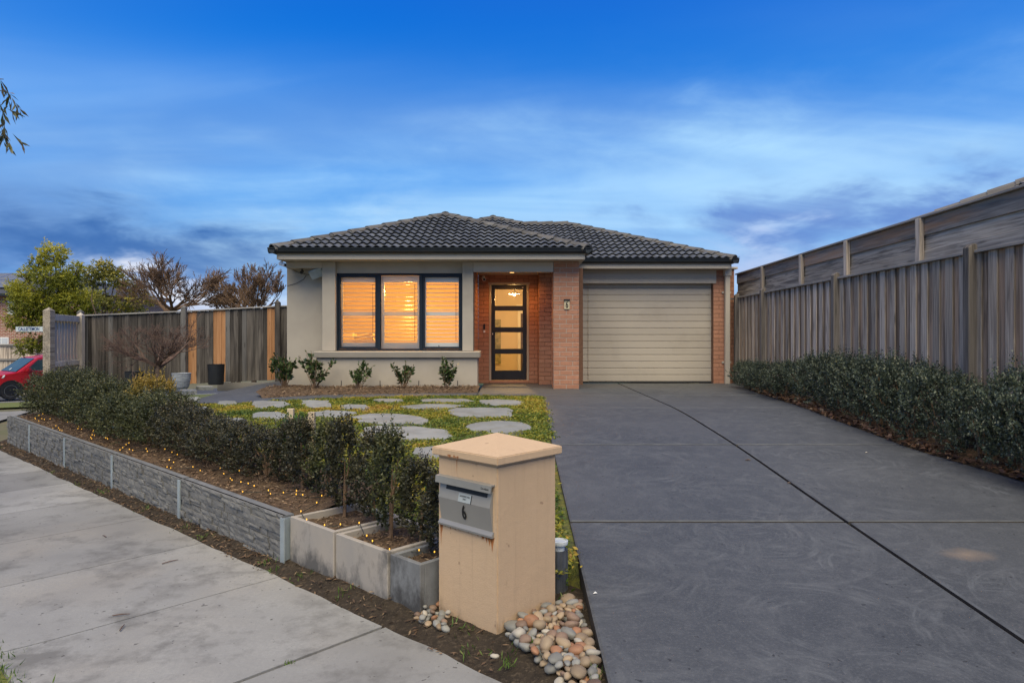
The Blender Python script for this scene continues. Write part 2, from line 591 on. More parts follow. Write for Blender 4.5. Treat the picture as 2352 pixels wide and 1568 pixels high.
def letterbox_mat():
    m, t, b, o = base_mat('sand_render')
    p = pos(t)
    c = mixc(t, mr(t, noisef(t, p, 3, 4, .6), .35, .7), (.56, .395, .25), (.515, .365, .232))
    c = mixc(t, mr(t, noisef(t, pos(t, (14, 14, .8)), 1.0, 4, .6), .58, .8, 0, .35), c, (.42, .28, .17))
    gr = noisef(t, p, 220, 3, .7)
    c = mixc(t, mr(t, gr, .35, .65, 0, .25), c, (.48, .33, .21))
    sp = mr(t, noisef(t, p, 17, 2, .5), .735, .76, 0, .6)
    c = mixc(t, sp, c, (.25, .16, .10))
    g = N(t, 'ShaderNodeNewGeometry'); sz = N(t, 'ShaderNodeSeparateXYZ'); t.links.new(g.outputs['Position'], sz.inputs[0])
    dirt = math_(t, 'ADD', mr(t, sz.outputs[2], -.47, -.34, .62, 0), mr(t, noisef(t, pos(t, (9, 9, 3)), 1.0, 5, .7), .4, .7, -.25, .45))
    c = mixc(t, mr(t, dirt, .30, .85, 0, .75), c, (.16, .11, .075))
    c = mixc(t, mr(t, noisef(t, pos(t, (30, 30, 1.1)), 1.0, 5, .65), .56, .74, 0, .35), c, (.36, .25, .165))
    t.links.new(c, b.inputs['Base Color']); b.inputs['Roughness'].default_value = .9
    b.inputs['Specular IOR Level'].default_value = .15
    n1 = bump(t, b, gr, .6, .003)
    bump(t, b, noisef(t, p, 22, 4, .6), .35, .006, n1)
    return m


def lawn_mat():
    m, t, b, o = base_mat('lawn_soil')
    p = pos(t)
    c = mixc(t, mr(t, noisef(t, p, 2.2, 4, .6), .38, .62), (.17, .15, .025), (.10, .12, .025))
    c = mixc(t, mr(t, noisef(t, p, 18, 5, .7), .45, .65), c, (.05, .055, .02))
    t.links.new(c, b.inputs['Base Color']); b.inputs['Roughness'].default_value = .95
    bump(t, b, noisef(t, p, 30, 5, .7), .8, .02)
    return m


def stain_mat(name, base, dark, pale, zlo, zhi):
    """cast concrete with weather stains rising from the foot"""
    m, t, b, o = base_mat(name)
    p = pos(t)
    g = N(t, 'ShaderNodeNewGeometry'); sp = N(t, 'ShaderNodeSeparateXYZ'); t.links.new(g.outputs['Position'], sp.inputs[0])
    c = mixc(t, mr(t, noisef(t, p, 4, 5, .65), .35, .7), base, pale)
    h = mr(t, sp.outputs[2], zlo, zhi, .45, 0)
    n2 = noisef(t, pos(t, (5, 5, 3.0)), 1.0, 6, .7)
    f = math_(t, 'ADD', mr(t, n2, .40, .72, 0, .75), h)
    f = mr(t, f, .28, .70, 0, .92)
    c = mixc(t, f, c, dark)
    t.links.new(c, b.inputs['Base Color']); b.inputs['Roughness'].default_value = .8
    b.inputs['Specular IOR Level'].default_value = .25
    bump(t, b, noisef(t, p, 90, 4, .7), .3, .002)
    return m


def stone_mat(name, c1, c2):
    m, t, b, o = base_mat(name)
    p = pos(t, (1, 1, 1), 20)
    c = mixc(t, mr(t, noisef(t, p, 9, 5, .65), .3, .7), c1, c2)
    oi = N(t, 'ShaderNodeObjectInfo')
    k = mr(t, oi.outputs['Random'], 0, 1, .75, 1.25)
    cb = N(t, 'ShaderNodeCombineColor')
    for i in range(3):
        t.links.new(k, cb.inputs[i])
    c = mixc(t, 1.0, c, cb.outputs[0], 'MULTIPLY')
    sp = mr(t, noisef(t, p, 60, 3, .6), .62, .72, 0, .5)
    c = mixc(t, sp, c, tuple(x * .5 for x in c2))
    t.links.new(c, b.inputs['Base Color']); b.inputs['Roughness'].default_value = .6
    b.inputs['Specular IOR Level'].default_value = .35
    bump(t, b, noisef(t, p, 40, 4, .6), .3, .004)
    return m


def far_brick_mat():
    m, t, b, o = base_mat('far_red_brick')
    g = N(t, 'ShaderNodeNewGeometry'); sp = N(t, 'ShaderNodeSeparateXYZ'); t.links.new(g.outputs['Position'], sp.inputs[0])
    cb = N(t, 'ShaderNodeCombineXYZ')
    t.links.new(math_(t, 'ADD', sp.outputs[0], sp.outputs[1]), cb.inputs[0]); t.links.new(sp.outputs[2], cb.inputs[1])
    br = N(t, 'ShaderNodeTexBrick'); t.links.new(cb.outputs[0], br.inputs['Vector'])
    br.inputs['Color1'].default_value = (.32, .105, .06, 1); br.inputs['Color2'].default_value = (.24, .08, .05, 1)
    br.inputs['Mortar'].default_value = (.48, .40, .32, 1)
    br.inputs['Scale'].default_value = 1.0; br.inputs['Mortar Size'].default_value = .014
    br.inputs['Brick Width'].default_value = .24; br.inputs['Row Height'].default_value = .086
    t.links.new(br.outputs[0], b.inputs['Base Color']); b.inputs['Roughness'].default_value = .9
    return m


M = {}
M['drive'] = driveway_mat()
M['drive_edge'] = plain('worn_concrete_edge', (.105, .11, .115), (.065, .069, .074), 6, .7, .3)
M['foot'] = footpath_mat()
M['joint'] = plain('joint_dark', (.035, .032, .028), (.06, .05, .04), 8, .95, .5)
M['soil'] = soil_mat('damp_soil', (.030, .024, .018), (.055, .042, .030), (.105, .08, .055))
M['mulch'] = soil_mat('bark_mulch', (.075, .050, .032), (.12, .080, .050), (.21, .15, .10), 14)
M['lawn'] = lawn_mat()
M['verge'] = plain('verge_turf', (.10, .13, .03), (.15, .15, .045), 3, .95, .8, 30)
M['ground'] = plain('ground_earth', (.11, .11, .05), (.14, .12, .07), 1.5, .95, .6, 20)
M['asphalt'] = plain('asphalt', (.055, .057, .06), (.075, .077, .08), 4, .9, .4, 80)
M['kerb'] = plain('kerb_concrete', (.34, .33, .31), (.27, .265, .25), 4, .85, .3)
M['paver'] = plain('stepping_stone_concrete', (.265, .27, .255), (.20, .205, .195), 3, .85, .5, 90, rnd=8, objvar=.1, c3=(.17, .16, .12), s3=5, f3=.6)
M['render'] = plain('beige_render', (.42, .372, .305), (.385, .34, .28), 3, .9, .35, 160, bdist=.002, spec=.15, c3=(.27, .24, .195), s3=.9, f3=.55)
M['trim'] = plain('beige_painted_trim', (.45, .395, .325), (.425, .373, .307), 2, .6, .05, 40, spec=.3)
M['garage'] = plain('beige_steel_panel', (.43, .378, .312), (.41, .36, .297), 1.2, .5, .1, 200, spec=.35, objvar=.03, bdist=.001, c3=(.33, .285, .23), s3=1.6, f3=.45)
M['brick'] = brick_mat('orange_brick', (.46, .235, .150), (.37, .175, .108), (.10, .05, .035))
M['mortar'] = plain('pale_mortar', (.42, .36, .30), (.36, .31, .26), 20, .95, .4, 90)
M['brown_mortar'] = plain('brown_mortar', (.22, .12, .075), (.18, .10, .065), 20, .95, .4, 90)
M['frame'] = plain('navy_grey_aluminium', (.010, .017, .027), (.013, .021, .032), 4, .45, spec=.25)
M['gutter'] = plain('charcoal_gutter', (.018, .023, .029), (.024, .029, .035), 3, .45, spec=.3)
M['black'] = plain('black_metal', (.014, .014, .016), (.018, .018, .02), 6, .45, spec=.4)
M['tile'] = plain('charcoal_roof_tile', (.078, .084, .090), (.128, .135, .141), 5, .6, .3, 80, rnd=12, objvar=.2, spec=.3, c3=(.17, .165, .15), s3=3, f3=.35)
M['cap'] = plain('ridge_cap', (.118, .110, .100), (.085, .081, .077), 6, .75, .4, 60, rnd=12, objvar=.15, c3=(.20, .19, .165), s3=5, f3=.5)
M['mortar_bed'] = plain('ridge_bedding', (.10, .085, .07), (.075, .065, .055), 9, .95, .5)
M['white'] = plain('white_paint', (.78, .77, .74), (.74, .73, .70), 3, .45, spec=.4)
M['slat'] = plain('white_shutter', (.66, .65, .63), (.64, .63, .61), 3, .35, spec=.5)
M['interior'] = plain('cream_wall', (.72, .62, .46), (.70, .60, .44), 2, .8)
M['floor_in'] = plain('pale_floor_tile', (.55, .50, .42), (.50, .45, .38), 2, .4)
M['glass'] = glass('window_glass', (.93, .94, .93), 1.3)
M['doorglass'] = glass('door_glass', (.95, .95, .94), 1.0)
M['door'] = plain('black_door', (.018, .017, .018), (.024, .022, .022), 8, .4, .1, 60)
M['jamb'] = plain('beige_jamb', (.40, .33, .25), (.37, .30, .23), 3, .6)
M['sandrender'] = letterbox_mat()
M['steel'] = plain('brushed_steel', (.30, .29, .265), (.26, .25, .23), 3, .42, .1, 200, metallic=.3, spec=.5)
M['steel_dull'] = plain('dull_steel', (.29, .275, .245), (.26, .245, .22), 3, .5, .1, 200, metallic=.2, spec=.5)
M['rust'] = plain('rust_stain', (.42, .16, .05), (.33, .12, .04), 30, .95)
M['text'] = plain('black_vinyl', (.012, .012, .012), (.015, .015, .015), 5, .5)
M['sticker'] = plain('sticker', (.33, .36, .36), (.30, .33, .33), 5, .5)
M['sleeper'] = plain('stackstone_sleeper', (.185, .180, .170), (.135, .131, .124), 9, .9, .9, 45, rnd=6, objvar=.08, bdist=.008, c3=(.21, .205, .195), s3=3, f3=.5)
M['sleeper_top'] = plain('sleeper_top', (.185, .188, .190), (.135, .138, .14), 7, .85, .4, 60)
M['galv'] = plain('galvanised_post', (.42, .47, .48), (.34, .385, .395), 9, .5, metallic=.4, spec=.5)
M['planter_a'] = stain_mat('concrete_planter_tan', (.37, .325, .275), (.10, .095, .09), (.31, .285, .255), -.46, -.28)
M['planter_b'] = stain_mat('concrete_planter_grey', (.15, .15, .148), (.055, .053, .052), (.24, .245, .245), -.46, -.20)
M['lip'] = plain('planter_lip', (.27, .265, .25), (.19, .185, .175), 12, .85, .3)
M['pal'] = wood('weathered_paling', (.48, .405, .325), (.185, .152, .122), (.57, .465, .355), 'z', .32)
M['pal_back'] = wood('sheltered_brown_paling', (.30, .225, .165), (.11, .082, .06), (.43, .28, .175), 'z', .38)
M['plank_top'] = wood('orange_stained_plank', (.30, .27, .235), (.17, .15, .13), (.48, .255, .12), 'y', .2)
M['pal_dark'] = wood('dark_weathered_paling', (.080, .071, .063), (.033, .029, .027), (.18, .158, .138), 'z', .48)
M['pal_new'] = wood('new_pine_paling', (.40, .205, .095), (.31, .15, .068), (.46, .26, .135), 'z', .16)
M['pal_pale'] = wood('pale_grey_timber', (.58, .51, .42), (.40, .35, .29), (.66, .58, .47), 'z', .15)
M['plank'] = wood('weathered_plank', (.44, .385, .315), (.165, .142, .117), (.53, .44, .335), 'y', .22)
M['plank_x'] = wood('weathered_rail', (.20, .19, .18), (.125, .118, .112), (.27, .25, .22), 'x', .15)
M['capping'] = wood('fence_capping', (.33, .30, .26), (.23, .21, .185), (.38, .33, .28), 'y', .15, knots=False)
M['cap_x'] = wood('fence_capping_across', (.27, .26, .25), (.17, .165, .16), (.33, .31, .29), 'x', .12, knots=False)
M['post_brown'] = wood('brown_grey_post', (.19, .165, .14), (.085, .073, .062), (.25, .215, .18), 'z', .15)
M['post'] = wood('dark_post', (.135, .128, .122), (.080, .076, .074), (.19, .18, .168), 'z', .2)
M['stake'] = wood('pine_stake', (.50, .40, .27), (.42, .33, .22), (.56, .45, .32), 'z', .1)
M['bark'] = plain('grey_brown_bark', (.14, .10, .075), (.085, .060, .045), 22, .95, .6, 60)
M['twig'] = plain('brown_twig', (.15, .098, .078), (.095, .062, .05), 18, .9)
M['twig_far'] = plain('far_twig', (.19, .12, .072), (.115, .072, .048), 3, .9)
M['stem'] = plain('tan_stem', (.24, .155, .095), (.17, .105, .062), 20, .9)
M['hedge_l'] = leafmat('box_leaf', [(0, (.016, .022, .009)), (.45, (.062, .070, .027)), (.8, (.14, .138, .05)), (1, (.25, .21, .08))], .4, .18)
M['hedge_b'] = leafmat('bronze_box_leaf', [(0, (.016, .017, .009)), (.5, (.050, .050, .025)), (.85, (.115, .095, .042)), (1, (.21, .14, .06))], .4, .18)
M['hedge_y'] = leafmat('yellowing_leaf', [(0, (.03, .04, .018)), (.5, (.07, .08, .025)), (.8, (.22, .17, .035)), (1, (.42, .28, .05))], .45, .25)
M['hedge_g'] = leafmat('fresh_leaf', [(0, (.05, .11, .02)), (1, (.13, .26, .05))], .45, .3)
M['hedge_r'] = leafmat('blue_green_leaf', [(0, (.015, .022, .015)), (.45, (.055, .072, .048)), (.8, (.135, .16, .105)), (1, (.22, .20, .085))], .38, .18)
M['garden'] = leafmat('gardenia_leaf', [(0, (.022, .040, .014)), (.6, (.058, .095, .030)), (1, (.13, .18, .055))], .35, .2)
M['cover'] = leafmat('ground_cover_leaf', [(0, (.05, .10, .016)), (.35, (.13, .18, .024)), (.68, (.32, .30, .032)), (.9, (.50, .35, .045)), (1, (.36, .20, .05))], .55, .3)
M['tree_y'] = leafmat('yellow_green_leaf', [(0, (.12, .14, .016)), (.5, (.32, .32, .034)), (.85, (.60, .54, .055)), (1, (.68, .58, .09))], .5, .42, objvar=.05)
M['tree_g'] = leafmat('olive_leaf', [(0, (.07, .08, .015)), (.5, (.20, .19, .03)), (.85, (.40, .33, .05)), (1, (.55, .40, .08))], .5, .3, objvar=.05)
M['gum'] = leafmat('gum_leaf', [(0, (.045, .05, .018)), (.6, (.10, .095, .03)), (1, (.22, .15, .07))], .45, .25)
M['litter'] = leafmat('dead_leaf', [(0, (.06, .03, .018)), (.5, (.14, .070, .040)), (.85, (.20, .115, .065)), (1, (.32, .22, .13))], .8, .1)
M['chip'] = leafmat('bark_chip', [(0, (.06, .038, .024)), (.5, (.14, .085, .05)), (.85, (.23, .15, .09)), (1, (.33, .24, .15))], .9, .05)
M['grass'] = leafmat('grass_blade', [(0, (.06, .12, .02)), (.6, (.12, .20, .035)), (1, (.22, .25, .07))], .5, .3)
M['p_grey'] = stone_mat('grey_pebble', (.165, .162, .148), (.235, .228, .205))
M['p_tan'] = stone_mat('tan_pebble', (.235, .168, .105), (.31, .235, .155))
M['p_orange'] = stone_mat('orange_pebble', (.25, .12, .065), (.32, .165, .09))
M['p_cream'] = stone_mat('cream_pebble', (.33, .295, .24), (.40, .365, .305))
M['p_brown'] = stone_mat('brown_pebble', (.145, .095, .068), (.205, .138, .10))
M['pot_black'] = plain('black_pot', (.014, .016, .02), (.02, .022, .026), 6, .5)
M['pot_white'] = plain('whitewashed_pot', (.38, .41, .45), (.25, .27, .30), 9, .8, .6, 40, vscale=(1, 1, 4))
M['pot_terracotta'] = plain('drain_grey', (.055, .06, .068), (.08, .085, .095), 10, .6)
M['pvc'] = plain('white_pvc', (.62, .66, .66), (.55, .58, .58), 5, .4)
M['bulb'] = emit('warm_bulb', (1.0, .50, .05), 1.5)
M['wire'] = plain('green_wire', (.012, .016, .012), (.015, .02, .015), 9, .5)
M['lampglow'] = emit('pendant_glow', (1.0, .72, .28), 14)
M['downlight'] = emit('downlight_glow', (1.0, .55, .18), 5)
M['numberglow'] = emit('number_plate_glow', (.50, .42, .26), .05)
M['red'] = plain('red_car_paint', (.48, .012, .022), (.45, .011, .02), 2, .28, spec=.6)
M['carglass'] = plain('car_glass', (.03, .05, .052), (.05, .085, .08), 2, .25, spec=.25)
M['rubber'] = plain('rubber', (.02, .02, .022), (.028, .028, .03), 9, .8)
M['chrome'] = plain('silver_trim', (.55, .56, .57), (.5, .51, .52), 4, .25, metallic=.8, spec=.5)
M['lens'] = plain('headlight_lens', (.62, .66, .68), (.45, .48, .5), 20, .1, spec=.7)
M['farbrick'] = far_brick_mat()
M['fartile'] = plain('far_roof_tile', (.055, .057, .062), (.075, .077, .082), 3, .7)
M['nbtile'] = plain('neighbour_tile', (.17, .155, .14), (.13, .12, .11), 3, .7)
M['solar'] = plain('solar_cell', (.13, .14, .16), (.15, .16, .18), 2, .6, spec=.2)
M['curtain'] = plain('pale_curtain', (.55, .58, .60), (.48, .51, .54), 3, .7)
M['signblue'] = plain('sign_blue', (.02, .045, .16), (.02, .045, .16), 3, .5)
M['signwhite'] = plain('sign_white', (.50, .56, .58), (.46, .52, .55), 3, .5)
M['signyellow'] = plain('sign_yellow', (.62, .56, .12), (.6, .54, .1), 3, .5)
M['sheet'] = plain('cream_bedding', (.70, .58, .40), (.64, .53, .36), 4, .9)
M['paint_art'] = plain('canvas_print', (.42, .38, .20), (.20, .20, .10), 9, .8)
M['dark_in'] = plain('dark_timber_panel', (.10, .07, .045), (.15, .105, .065), 12, .6)

# ---------------------------------------------------------------- lie of the land
A0 = (-1.431, 4.273)                # where the sleeper wall meets the planters
D0 = (-.7257, .688)                 # along the wall, away from the driveway
N0 = (.688, .7257)                  # from the footpath toward the house
DRV_Y = [0, 1.0, 2.95, 4.54, 6.74, 9.0, 30]
DRV_Z = [-.53, -.47, -.357, -.26, -.103, 0, 0]


def us(x, y):
    dx, dy = x - A0[0], y - A0[1]
    return dx * D0[0] + dy * D0[1], dx * N0[0] + dy * N0[1]


def xy(u, s):
    return A0[0] + D0[0] * u + N0[0] * s, A0[1] + D0[1] * u + N0[1] * s


def zd(y):
    # smoothed driveway profile
    return sum(np.interp(y + k, DRV_Y, DRV_Z) for k in (-.6, -.3, 0, .3, .6)) / 5


def zfoot(u):
    return -.48 - .012 * max(-3, u)


def zout(x, y):
    u, s = us(x, y)
    u = min(max(u, -3), 60)
    return -.53 - .013 * u - .03 * max(0, u - 9)


def zlawn(x, y):
    u, s = us(x, y)
    g = -.2 + .2 * smooth01(s / 5.5) - .03 * max(0, -x - 3.5) * smooth01(s / 4)
    k = smooth01((x + .6) / .96)
    return g * (1 - k) + (zd(y) - .005) * k


def unproj(px, py, zf):
    """the ground point seen at a pixel of the 2352 px frame"""
    dy = max(py - HY, 1)
    z = -.1
    for _ in range(30):
        Y = (EYE - z) * F / dy
        X = (px - CX) / F * Y
        z = zf(X, Y)
    return X, Y, z


def sheet(name, mat, pts_a, pts_b, zf, n=1, seg=40, parent=None, smooth=True):
    """a strip of ground between two edge lines"""
    def res(P, k):
        P = [Vector((p[0], p[1], 0)) for p in P]
        L = [0]
        for a, b in zip(P, P[1:]):
            L.append(L[-1] + (b - a).length)
        out = []
        for i in range(k + 1):
            d = L[-1] * i / k
            j = max(q for q in range(len(L)) if L[q] <= d + 1e-9)
            j = min(j, len(P) - 2)
            f = (d - L[j]) / max(L[j + 1] - L[j], 1e-9)
            out.append(P[j].lerp(P[j + 1], f))
        return out
    a, b = res(pts_a, seg), res(pts_b, seg)
    v = []; f = []
    for i in range(seg + 1):
        for j in range(n + 1):
            p = a[i].lerp(b[i], j / n)
            v.append((p.x, p.y, zf(p.x, p.y)))
    for i in range(seg):
        for j in range(n):
            k = i * (n + 1) + j
            f.append((k, k + 1, k + n + 2, k + n + 1))
    return MB().add(v, f).build(name, mat, parent, smooth=smooth)


# the ground: one sheet to the horizon
gx = [-900, -300, -120, -60] + [-45 + 1.5 * i for i in range(47)] + [30, 60, 150, 900]
gy = [-60, -20] + [-6 + 1.5 * i for i in range(40)] + [60, 90, 150, 400, 1200]
v = [(x, y, zout(x, y)) for y in gy for x in gx]
nx = len(gx)
f = [(j * nx + i, j * nx + i + 1, (j + 1) * nx + i + 1, (j + 1) * nx + i) for j in range(len(gy) - 1) for i in range(nx - 1)]
struct(MB().add(v, f).build('ground', M['ground'], smooth=True))

# footpath of cast slabs, each its own piece
SP = 1.06
foot = struct(sheet('footpath', M['joint'], [xy(-2.6, -.14), xy(14, -.25)], [xy(-2.6, -1.49), xy(14, -1.6)],
                    lambda x, y: zfoot(us(x, y)[0]) - .035, 1, 30))


def foot_edge(u):
    return -.12 - .009 * max(u, 0)


uA = us(-.613, 3.36)[0]
for k in range(-1, 14):
    u0, u1 = uA + SP * k, uA + SP * (k + 1)
    gap = .011 if k in (-1, 0) else .0045
    mb = MB()
    ua, ub = u0 + (.011 if k in (0,) else .0045), u1 - (.011 if k == -1 else .0045)
    nseg = 14
    # top with a slightly ragged garden edge, and a band tooled along the kerb side
    top = []
    bands = [-1.49, -1.262, -1.258, None]
    for si, sv in enumerate(bands):
        row = []
        for i in range(nseg + 1):
            u = ua + (ub - ua) * i / nseg
            if sv is None:
                s = foot_edge(u) + .02 * noise.noise((u * 3, 1.7, 0)) + .008 * noise.noise((u * 14, 4, 0))
            else:
                s = sv
            x, y = xy(u, s)
            dz = -.006 if si in (1, 2) else 0
            row.append((x, y, zfoot(u) + dz))
        top.append(row)
    vs = [p for r_ in top for p in r_] + [(p[0], p[1], p[2] - .09) for r_ in top for p in r_]
    m_ = nseg + 1; nr = len(top)
    fs = []
    for r_ in range(nr - 1):
        for i in range(nseg):
            a = r_ * m_ + i
            fs.append((a, a + 1, a + m_ + 1, a + m_))
    off = nr * m_
    ring = [i for i in range(m_)] + [r_ * m_ + nseg for r_ in range(1, nr)] + [(nr - 1) * m_ + i for i in range(nseg - 1, -1, -1)] + [r_ * m_ for r_ in range(nr - 2, 0, -1)]
    for a, b_ in zip(ring, ring[1:] + ring[:1]):
        fs.append((a, b_, b_ + off, a + off))
    mb.add(vs, fs)
    mb.build('concrete_slab', M['foot'], foot)

# soil between path and wall, and around the letterbox


def zsoil(x, y):
    u, s = us(x, y)
    k = smooth01((s + .2) / .3)
    z = zfoot(u) - .02 + .06 * k + .018 * noise.noise((x * 4, y * 4, 0)) + .008 * noise.noise((x * 15, y * 15, 3))
    return z


struct(sheet('soil_strip', M['soil'], [xy(-2.55, -.22), xy(8.3, -.3)], [xy(-2.55, .9), xy(8.3, .14)], zsoil, 26, 200))
# nature strip on the kerb side of the path
struct(sheet('verge', M['verge'], [xy(-2.6, -1.47), xy(30, -1.57)], [xy(-2.6, -5), xy(30, -5)],
             lambda x, y: zfoot(us(x, y)[0]) - .0 + .02 * noise.noise((x * 3, y * 3, 0)) - .03 * max(0, us(x, y)[0] - 9) - .02, 8, 60))

# driveway: slabs with worn edges beside tooled joints
EDGE_R = [(4.98, 1.0), (4.6, 3.0), (4.12, 5.3), (3.86, 6.6), (3.9, 8.4), (4.08, 10.2), (4.3, 12.2), (4.62, 13.6), (4.66, 14.6)]


def xr(y):
    return float(np.interp(y, [p[1] for p in EDGE_R], [p[0] for p in EDGE_R]))


drive = struct(MB().add([(.40, 1.0, zd(1) - .1), (4.9, 1.0, zd(1) - .1), (3.95, 6.6, zd(6.6) - .1), (4.6, 14.5, -.1), (.40, 14.5, -.1), (.40, 6.6, zd(6.6) - .1)],
                        [(0, 1, 2, 5), (5, 2, 3, 4)]).build('driveway', M['joint']))


def slab(x0f, x1f, ya, yb, name, parent, tilt=0.0, skew=(0, 0), outer_l=False):
    """x0f/x1f give the side edges at y; the far part of a joint may sit a little skewed"""
    G = .0135; B = .012
    mb = MB()
    ny = max(4, int((yb - ya) / .22)); nxs = 8
    ys = [ya + G, ya + G + B] + [ya + G + B + (yb - ya - 2 * (G + B)) * i / ny for i in range(1, ny)] + [yb - G - B, yb - G]
    rows = []
    for y in ys:
        a, b = x0f(y) + G, x1f(y) - G
        xs = [a, a + B] + [a + B + (b - a - 2 * B) * i / nxs for i in range(1, nxs)] + [b - B, b]
        rows.append([(x, y + skew[0] * (x - 1.3), zd(y) + tilt * max(0, x - 2.3)) for x in xs])
    nxx = len(rows[0])
    for ri, r_ in enumerate(rows):          # rounded arris
        for ci in range(nxx):
            if ri in (0, len(rows) - 1) or ci in (0, nxx - 1):
                x, y, z = r_[ci]
                r_[ci] = (x, y, z - .006)
    v = [p for r_ in rows for p in r_]
    n1 = len(v)
    v += [(x, y, z - .12) for (x, y, z) in v]
    for j in range(len(rows) - 1):
        for i in range(nxx - 1):
            k = j * nxx + i
            edge = i in (0, nxx - 2) or j in (0, len(rows) - 2)
            mb.add([], [], 0)
            mb.f.append((k, k + 1, k + nxx + 1, k + nxx)); mb.mi.append(1 if edge and not (outer_l and i == 0) else 0)
    nr = len(rows)
    ring = list(range(nxx)) + [j * nxx + nxx - 1 for j in range(1, nr)] + [(nr - 1) * nxx + i for i in range(nxx - 2, -1, -1)] + [j * nxx for j in range(nr - 2, 0, -1)]
    for a, b in zip(ring, ring[1:] + ring[:1]):
        mb.f.append((a, b, b + n1, a + n1)); mb.mi.append(2)
    mb.v = v
    return mb.build(name, [M['drive'], M['drive_edge'], M['joint']], parent)


JY = [1.0, 4.5, 6.76, 9.3, 11.25]
XL = lambda y: float(np.interp(y, [1, 3, 6.7, 11.3], [.35, .36, .385, .45]))
XC = lambda y: 2.21
for a, b in zip(JY, JY[1:]):
    slab(XL, XC, a, b, 'concrete_slab', drive, outer_l=True)
    slab(XC, xr, a, b, 'concrete_slab', drive)
slab(lambda y: -.60, XC, 11.25, 14.22, 'concrete_slab', drive)
slab(XC, lambda y: xr(y) - .0, 11.25, 14.22, 'concrete_slab', drive)

# lawn base
lv = {}; lverts = []; lfaces = []
stp = .12


def lvert(i, j):
    if (i, j) not in lv:
        x, y = i * stp, j * stp
        lv[(i, j)] = len(lverts)
        uu_, ss_ = us(x, y)
        bank_ = .27 * smooth01((1.02 - ss_) / .27) if uu_ < -1.1 else 0      # the lawn falls away behind the letterbox
        lverts.append((x, y, -bank_ + zlawn(x, y) + .012 * noise.noise((x * 2, y * 2, 5)) - .024))
    return lv[(i, j)]


for i in range(-100, 4):
    for j in range(24, 142):
        x, y = (i + .5) * stp, (j + .5) * stp
        u, s = us(x, y)
        if s < .1 or u > 8.05 or (s < .5 and u < .1) or (s < .75 and u < -1.2) or (y > 11.4 and x > -4.6) or (x < -10 and s > 3):
            continue
        lfaces.append((lvert(i, j), lvert(i + 1, j), lvert(i + 1, j + 1), lvert(i, j + 1)))
struct(MB().add(lverts, lfaces).build('lawn', M['lawn'], smooth=True))
# mulch inside the sleeper wall
zm = lambda x, y: -.185 + .016 * noise.noise((x * 5, y * 5, 9)) + .012 * noise.noise((x * 17, y * 17, 2))
struct(sheet('mulch_bed', M['mulch'], [xy(-.028, .085), xy(7.95, .085)], [xy(-.028, .95), xy(7.95, .95)],
             lambda x, y: zm(x, y) + .04 * smooth01((us(x, y)[1] - .1) / .3), 16, 170))

# the narrow dark path before the house, sweeping round its left side
path_out = [(-.58, 11.08), (-2, 11.05), (-3.6, 10.98), (-4.7, 11.0), (-5.25, 11.35), (-5.55, 12.1), (-5.6, 13.2), (-5.45, 14.6), (-5.3, 15.7)]
path_in = [(-.58, 11.75), (-2, 11.75), (-3.2, 11.75), (-3.7, 11.85), (-4.0, 12.15), (-4.1, 12.6), (-4.4, 13.2), (-4.36, 14.4), (-4.36, 15.7)]
struct(sheet('front_path', M['drive'], path_out, path_in, lambda x, y: zlawn(x, y) + .014, 6, 60))
# mulch bed against the house
bed_in = [(-.582, 12.46), (-2, 12.47), (-3.58, 12.47), (-3.9, 12.8), (-4.27, 12.96)]
bed_out = [(-.582, 11.55), (-2, 11.36), (-3.4, 11.33), (-4.15, 11.43), (-4.47, 11.9)]


def zbed(x, y):
    return zlawn(x, y) * (1 - smooth01((y - 11.6) / .6)) - .012 + .075 * smooth01((y - 11.36) / .4) + .02 * noise.noise((x * 3, y * 3, 1)) + .012 * noise.noise((x * 12, y * 12, 7))


struct(sheet('house_bed', M['mulch'], bed_out, bed_in, zbed, 12, 60))
# soil strip under the hedge along the right fence
struct(sheet('hedge_bed', M['mulch'], [(xr(y) - .02, y) for y in np.arange(2.5, 14.2, .5)], [(5.4, y) for y in np.arange(2.5, 14.2, .5)],
             lambda x, y: zd(y) - .02 + .02 * noise.noise((x * 6, y * 6, 0)) + .05 * smooth01((x - xr(y)) / .3), 8, 90))
# side street beyond the corner: verge, kerb, asphalt
zs = lambda x, y: zout(x, y)
struct(sheet('side_path', M['foot'], [(-9.2, 11.2), (-12.6, 18)], [(-12.0, 10.9), (-14.6, 17.4)], lambda x, y: zs(x, y) + .05, 4, 10))
struct(sheet('road', M['asphalt'], [(-30, 19.6), (-10, 25.5), (8, 31)], [(-34, 29), (-12, 34), (6, 40)], lambda x, y: zs(x, y) + .01, 6, 24))
struct(sheet('kerb', M['kerb'], [(-30, 19.3), (-10, 25.2), (8, 30.7)], [(-30, 19.62), (-10, 25.52), (8, 31.02)], lambda x, y: zs(x, y) + .07, 1, 24))
struct(sheet('side_verge', M['verge'], [(-30, 17), (-10, 20.5), (8, 24)], [(-30, 19.3), (-10, 25.2), (8, 30.7)], lambda x, y: zs(x, y) + .06 + .02 * noise.noise((x * 2, y * 2, 0)), 6, 40))

# ---------------------------------------------------------------- the house
H = thing('house', 'single storey house with beige rendered front, orange brick porch and dark tiled roof', 'house', (0, 13.5, 0))
EZ = 2.50           # eave height


